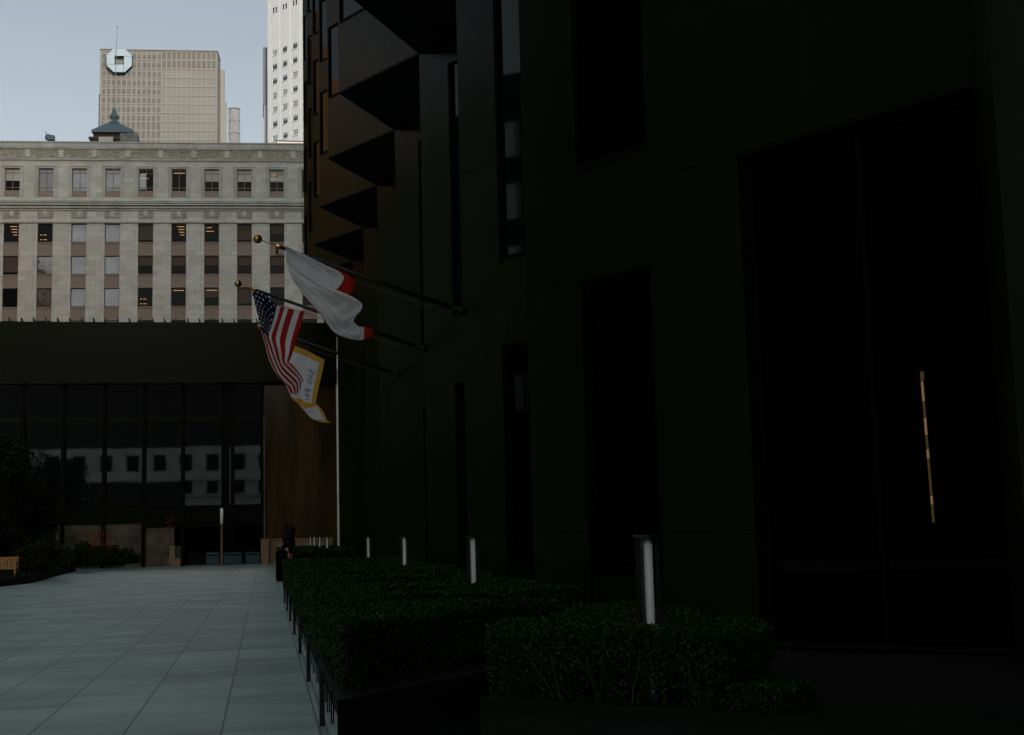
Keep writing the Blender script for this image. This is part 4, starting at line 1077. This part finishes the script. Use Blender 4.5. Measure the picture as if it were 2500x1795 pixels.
def pick1(u, v):
    if u < .26 and v > .16 and v < .47 and u < .02 + .55 * max(0, (v - .10)) : return 1
    if v > .80 and u < .12 + (v - .80) * 1.3: return 1
    return 0
mb = cloth('f', F1r, 150, 150, None, pick1)
f1 = tag(mb.build('flag', [M['fwhite'], M['fred']], None, True), 'folded white flag with a red band hanging from the uppermost pole', 'flag', 'flags on the granite tower')
# dark star speck on the fold and red underside sliver as part of the cloth design
b = MB()
p = [PX(x, y, Y1 - .02) for x, y in ((742, 719), (756, 728), (772, 748), (790, 774), (784, 772), (766, 752), (750, 734))]
b.add(p, [tuple(range(len(p)))]); p = [PX(x, y, Y1 - .02) for x, y in ((806, 782), (814, 790), (842, 826), (836, 822), (818, 806))]; b.add(p, [tuple(range(len(p)))])
b.v = [(v[0], v[1], v[2]) for v in b.v]
sl_ = b.build('underside', M['fred'], f1)
# striped flag
Y2 = YB(5) - .1
rows2 = [
 [(616, 703, 0), (645, 716, -.05), (676, 744, -.1), (706, 753, -.05), (744, 760, 0)],
 [(621, 735, .0), (642, 750, -.14), (670, 772, .02), (698, 776, -.12), (737, 785, 0)],
 [(629, 768, .0), (648, 782, -.12), (663, 796, .05), (690, 803, -.12), (729, 812, 0)],
 [(637, 804, .0), (646, 812, -.10), (656, 820, .05), (684, 830, -.10), (721, 840, 0)],
 [(646, 838, .0), (655, 846, -.12), (665, 852, .08), (687, 858, -.12), (713, 866, .0)],
 [(655, 873, .0), (666, 878, -.14), (676, 884, .08), (690, 884, -.1), (706, 884, .0)],
 [(668, 903, .0), (678, 908, -.1), (688, 908, .05), (700, 898, -.1), (712, 888, .02)],
 [(684, 925, .0), (695, 930, -.08), (706, 925, .04), (716, 914, -.1), (724, 902, .02)],
 [(699, 942, .0), (710, 944, -.05), (720, 942, .02), (730, 930, -.06), (739, 925, .02)],
 [(709, 962, .0), (716, 962, -.02), (722, 962, .0), (731, 955, -.02), (737, 938, .02)]]
F2 = surf(rows2, Y2)
def F2r(u, v): p = F2(u, v).copy(); p[1] += .035 * math.sin(u * 16 + v * 7) + .02 * math.sin(v * 26) + .014 * math.sin(u * 40 + v * 13); return p
def umap(u): return (3.4 + u / .5 * 3.6) / 13 if u < .5 else 7 / 13 + (u - .5) / .5 * 6 / 13
def pick2(u, v):
    q = umap(u)
    if q < 7 / 13 and v < .335: return 2
    return 1 if int(q * 13) % 2 == 0 else 0
def stars(mb):
    for a in range(9):
        n_ = 6 if a % 2 == 0 else 5
        for k in range(n_):
            v = (a + .8) / 9.9 * .335; u = ((k + .6 + (.5 if n_ == 5 else 0)) / 6.2) * .5
            c = F2r(u, v); du = F2r(u + .02, v) - c; dv = F2r(u, v + .02) - c; du /= np.linalg.norm(du); dv /= np.linalg.norm(dv)
            pts_ = []; r0 = .042
            for i in range(10):
                r_ = r0 if i % 2 == 0 else r0 * .42; t = math.pi / 2 + math.pi * i / 5
                pts_.append(tuple(c + np.array([0, -.02, 0]) + du * r_ * math.cos(t) + dv * r_ * math.sin(t) * -1))
            mb.add(pts_ + [tuple(c + np.array([0, -.02, 0]))], [(i, (i + 1) % 10, 10) for i in range(10)], 0)
mb = cloth('f', F2r, 78, 110, None, pick2, extra=stars)
tag(mb.build('flag', [M['fwhite'], M['fred'], M['fblue']], None, False), 'red and white striped flag with a starred navy canton hanging from the middle pole', 'flag', 'flags on the granite tower')
# white flag with gold border and mirrored letters
Y3 = YB(6) - .1
rows3 = [
 [(716, 842, .0), (735, 850, -.04), (754, 858, .0), (773, 869, -.03), (793, 878, 0)],
 [(702, 880, .0), (722, 886, -.08), (744, 894, .02), (765, 904, -.06), (786, 912, 0)],
 [(694, 915, .0), (714, 922, -.08), (736, 930, .03), (757, 938, -.06), (778, 946, 0)],
 [(700, 945, .0), (716, 955, -.10), (734, 964, .02), (752, 973, -.08), (771, 982, 0)],
 [(712, 972, .0), (722, 980, -.12), (735, 988, -.06), (752, 988, -.12), (772, 985, .0)],
 [(727, 985, .0), (736, 990, -.05), (745, 998, -.1), (765, 992, -.06), (786, 1000, .0)],
 [(742, 1003, .0), (752, 1008, -.05), (764, 1010, -.02), (778, 1010, -.05), (795, 1018, .0)],
 [(758, 1020, .0), (766, 1024, -.02), (780, 1024, -.02), (790, 1026, .0), (800, 1028, .0)],
 [(780, 1031, .0), (788, 1032, .0), (796, 1032, .0), (804, 1032, .0), (811, 1031, .0)]]
F3 = surf(rows3, Y3)
def F3r(u, v): p = F3(u, v).copy(); p[1] += .02 * math.sin(u * 14 + v * 12); return p
def pick3(u, v):
    if v < .055: return 1
    if u > .86: return 1
    if u < .10 and v > .3: return 1
    if .44 + .02 * math.sin(u * 9) < v < .60 - .04 * math.sin(u * 7) and u > .12: return 1
    if v > .89: return 1
    return 0
mb = cloth('f', F3r, 70, 90, None, pick3)
def glyph(txt):
    cu_ = bpy.data.curves.new('t', 'FONT'); cu_.body = txt; cu_.size = 1; ob = bpy.data.objects.new('t', cu_); COL.objects.link(ob)
    bpy.context.view_layer.update(); dg = bpy.context.evaluated_depsgraph_get(); me = bpy.data.meshes.new_from_object(ob.evaluated_get(dg))
    v = [(w.co.x, w.co.y) for w in me.vertices]; f = [tuple(p.vertices) for p in me.polygons]
    bpy.data.objects.remove(ob); return v, f
def letters(mb, txt, u0, v0, v1, hgt, skew=0.):
    n = len(txt)
    for i, ch in enumerate(txt):
        if ch == ' ': continue
        v, f = glyph(ch); xs_ = [q[0] for q in v]; ys_ = [q[1] for q in v]; w = max(xs_) - min(xs_); h = max(ys_) - min(ys_)
        vc = v0 + (v1 - v0) * (i + .1) / n; dv = (v1 - v0) / n * .78
        pts_ = []
        for x, y in v:
            s = (x - min(xs_)) / max(w, .01); t = (y - min(ys_)) / max(h, .01)
            vv = vc + dv * s; uu = u0 + skew * (vv - v0) + hgt * (1 - t)       # running down the flag with tops toward the hoist: reads mirrored
            pp = F3r(uu, vv); pts_.append((pp[0], pp[1] - .025, pp[2]))
        mb.add(pts_, f, 2)
letters(mb, 'SAN FRA', .64, .125, .42, .15)
letters(mb, 'C', .40, .70, .74, .2)
for (cu2, cv2, r_) in ((.32, .25, .030), (.37, .29, .026), (.28, .32, .030), (.33, .36, .024)):
    for i in range(12):
        a1, a2 = 2 * math.pi * i / 12, 2 * math.pi * (i + 1) / 12
        P_ = [F3r(cu2 + r_ * 2.4 * math.cos(a), cv2 + r_ * math.sin(a)) - np.array([0, .03, 0]) for a in (a1, a2)]
        mb.tube(P_[0], P_[1], .008, n=4, mi=3)
tag(mb.build('flag', [M['fwhite'], M['fyel'], M['fink'], M['fbrown']], None, False), 'white flag with gold border and mirrored blue letters hanging from the lowest pole', 'flag', 'flags on the granite tower')
# glowing strips on the largest lobby pane, standing in for a sliver of daylight
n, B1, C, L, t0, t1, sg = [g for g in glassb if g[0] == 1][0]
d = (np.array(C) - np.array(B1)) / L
M['slot'] = mat('painted_daylight', (.3, .15, .06), .5, emit=((1, .52, .24), .14))
M['slotd'] = mat('painted_daylight_dim', (.1, .06, .02), .5, emit=((1, .6, .2), .03))
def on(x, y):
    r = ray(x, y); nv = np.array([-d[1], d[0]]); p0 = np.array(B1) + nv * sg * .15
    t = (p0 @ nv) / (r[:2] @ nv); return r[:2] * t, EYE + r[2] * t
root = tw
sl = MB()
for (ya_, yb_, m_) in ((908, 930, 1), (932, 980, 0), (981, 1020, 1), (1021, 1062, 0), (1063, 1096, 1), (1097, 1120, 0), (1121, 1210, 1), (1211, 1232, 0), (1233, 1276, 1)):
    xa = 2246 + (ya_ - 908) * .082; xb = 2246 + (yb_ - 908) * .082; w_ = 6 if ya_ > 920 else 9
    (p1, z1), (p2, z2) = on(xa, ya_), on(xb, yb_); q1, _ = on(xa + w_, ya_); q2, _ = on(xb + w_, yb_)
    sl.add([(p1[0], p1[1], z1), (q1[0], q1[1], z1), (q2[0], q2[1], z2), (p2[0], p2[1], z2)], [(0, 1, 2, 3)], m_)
sl.build('painted_daylight', [M['slot'], M['slotd']], tw)
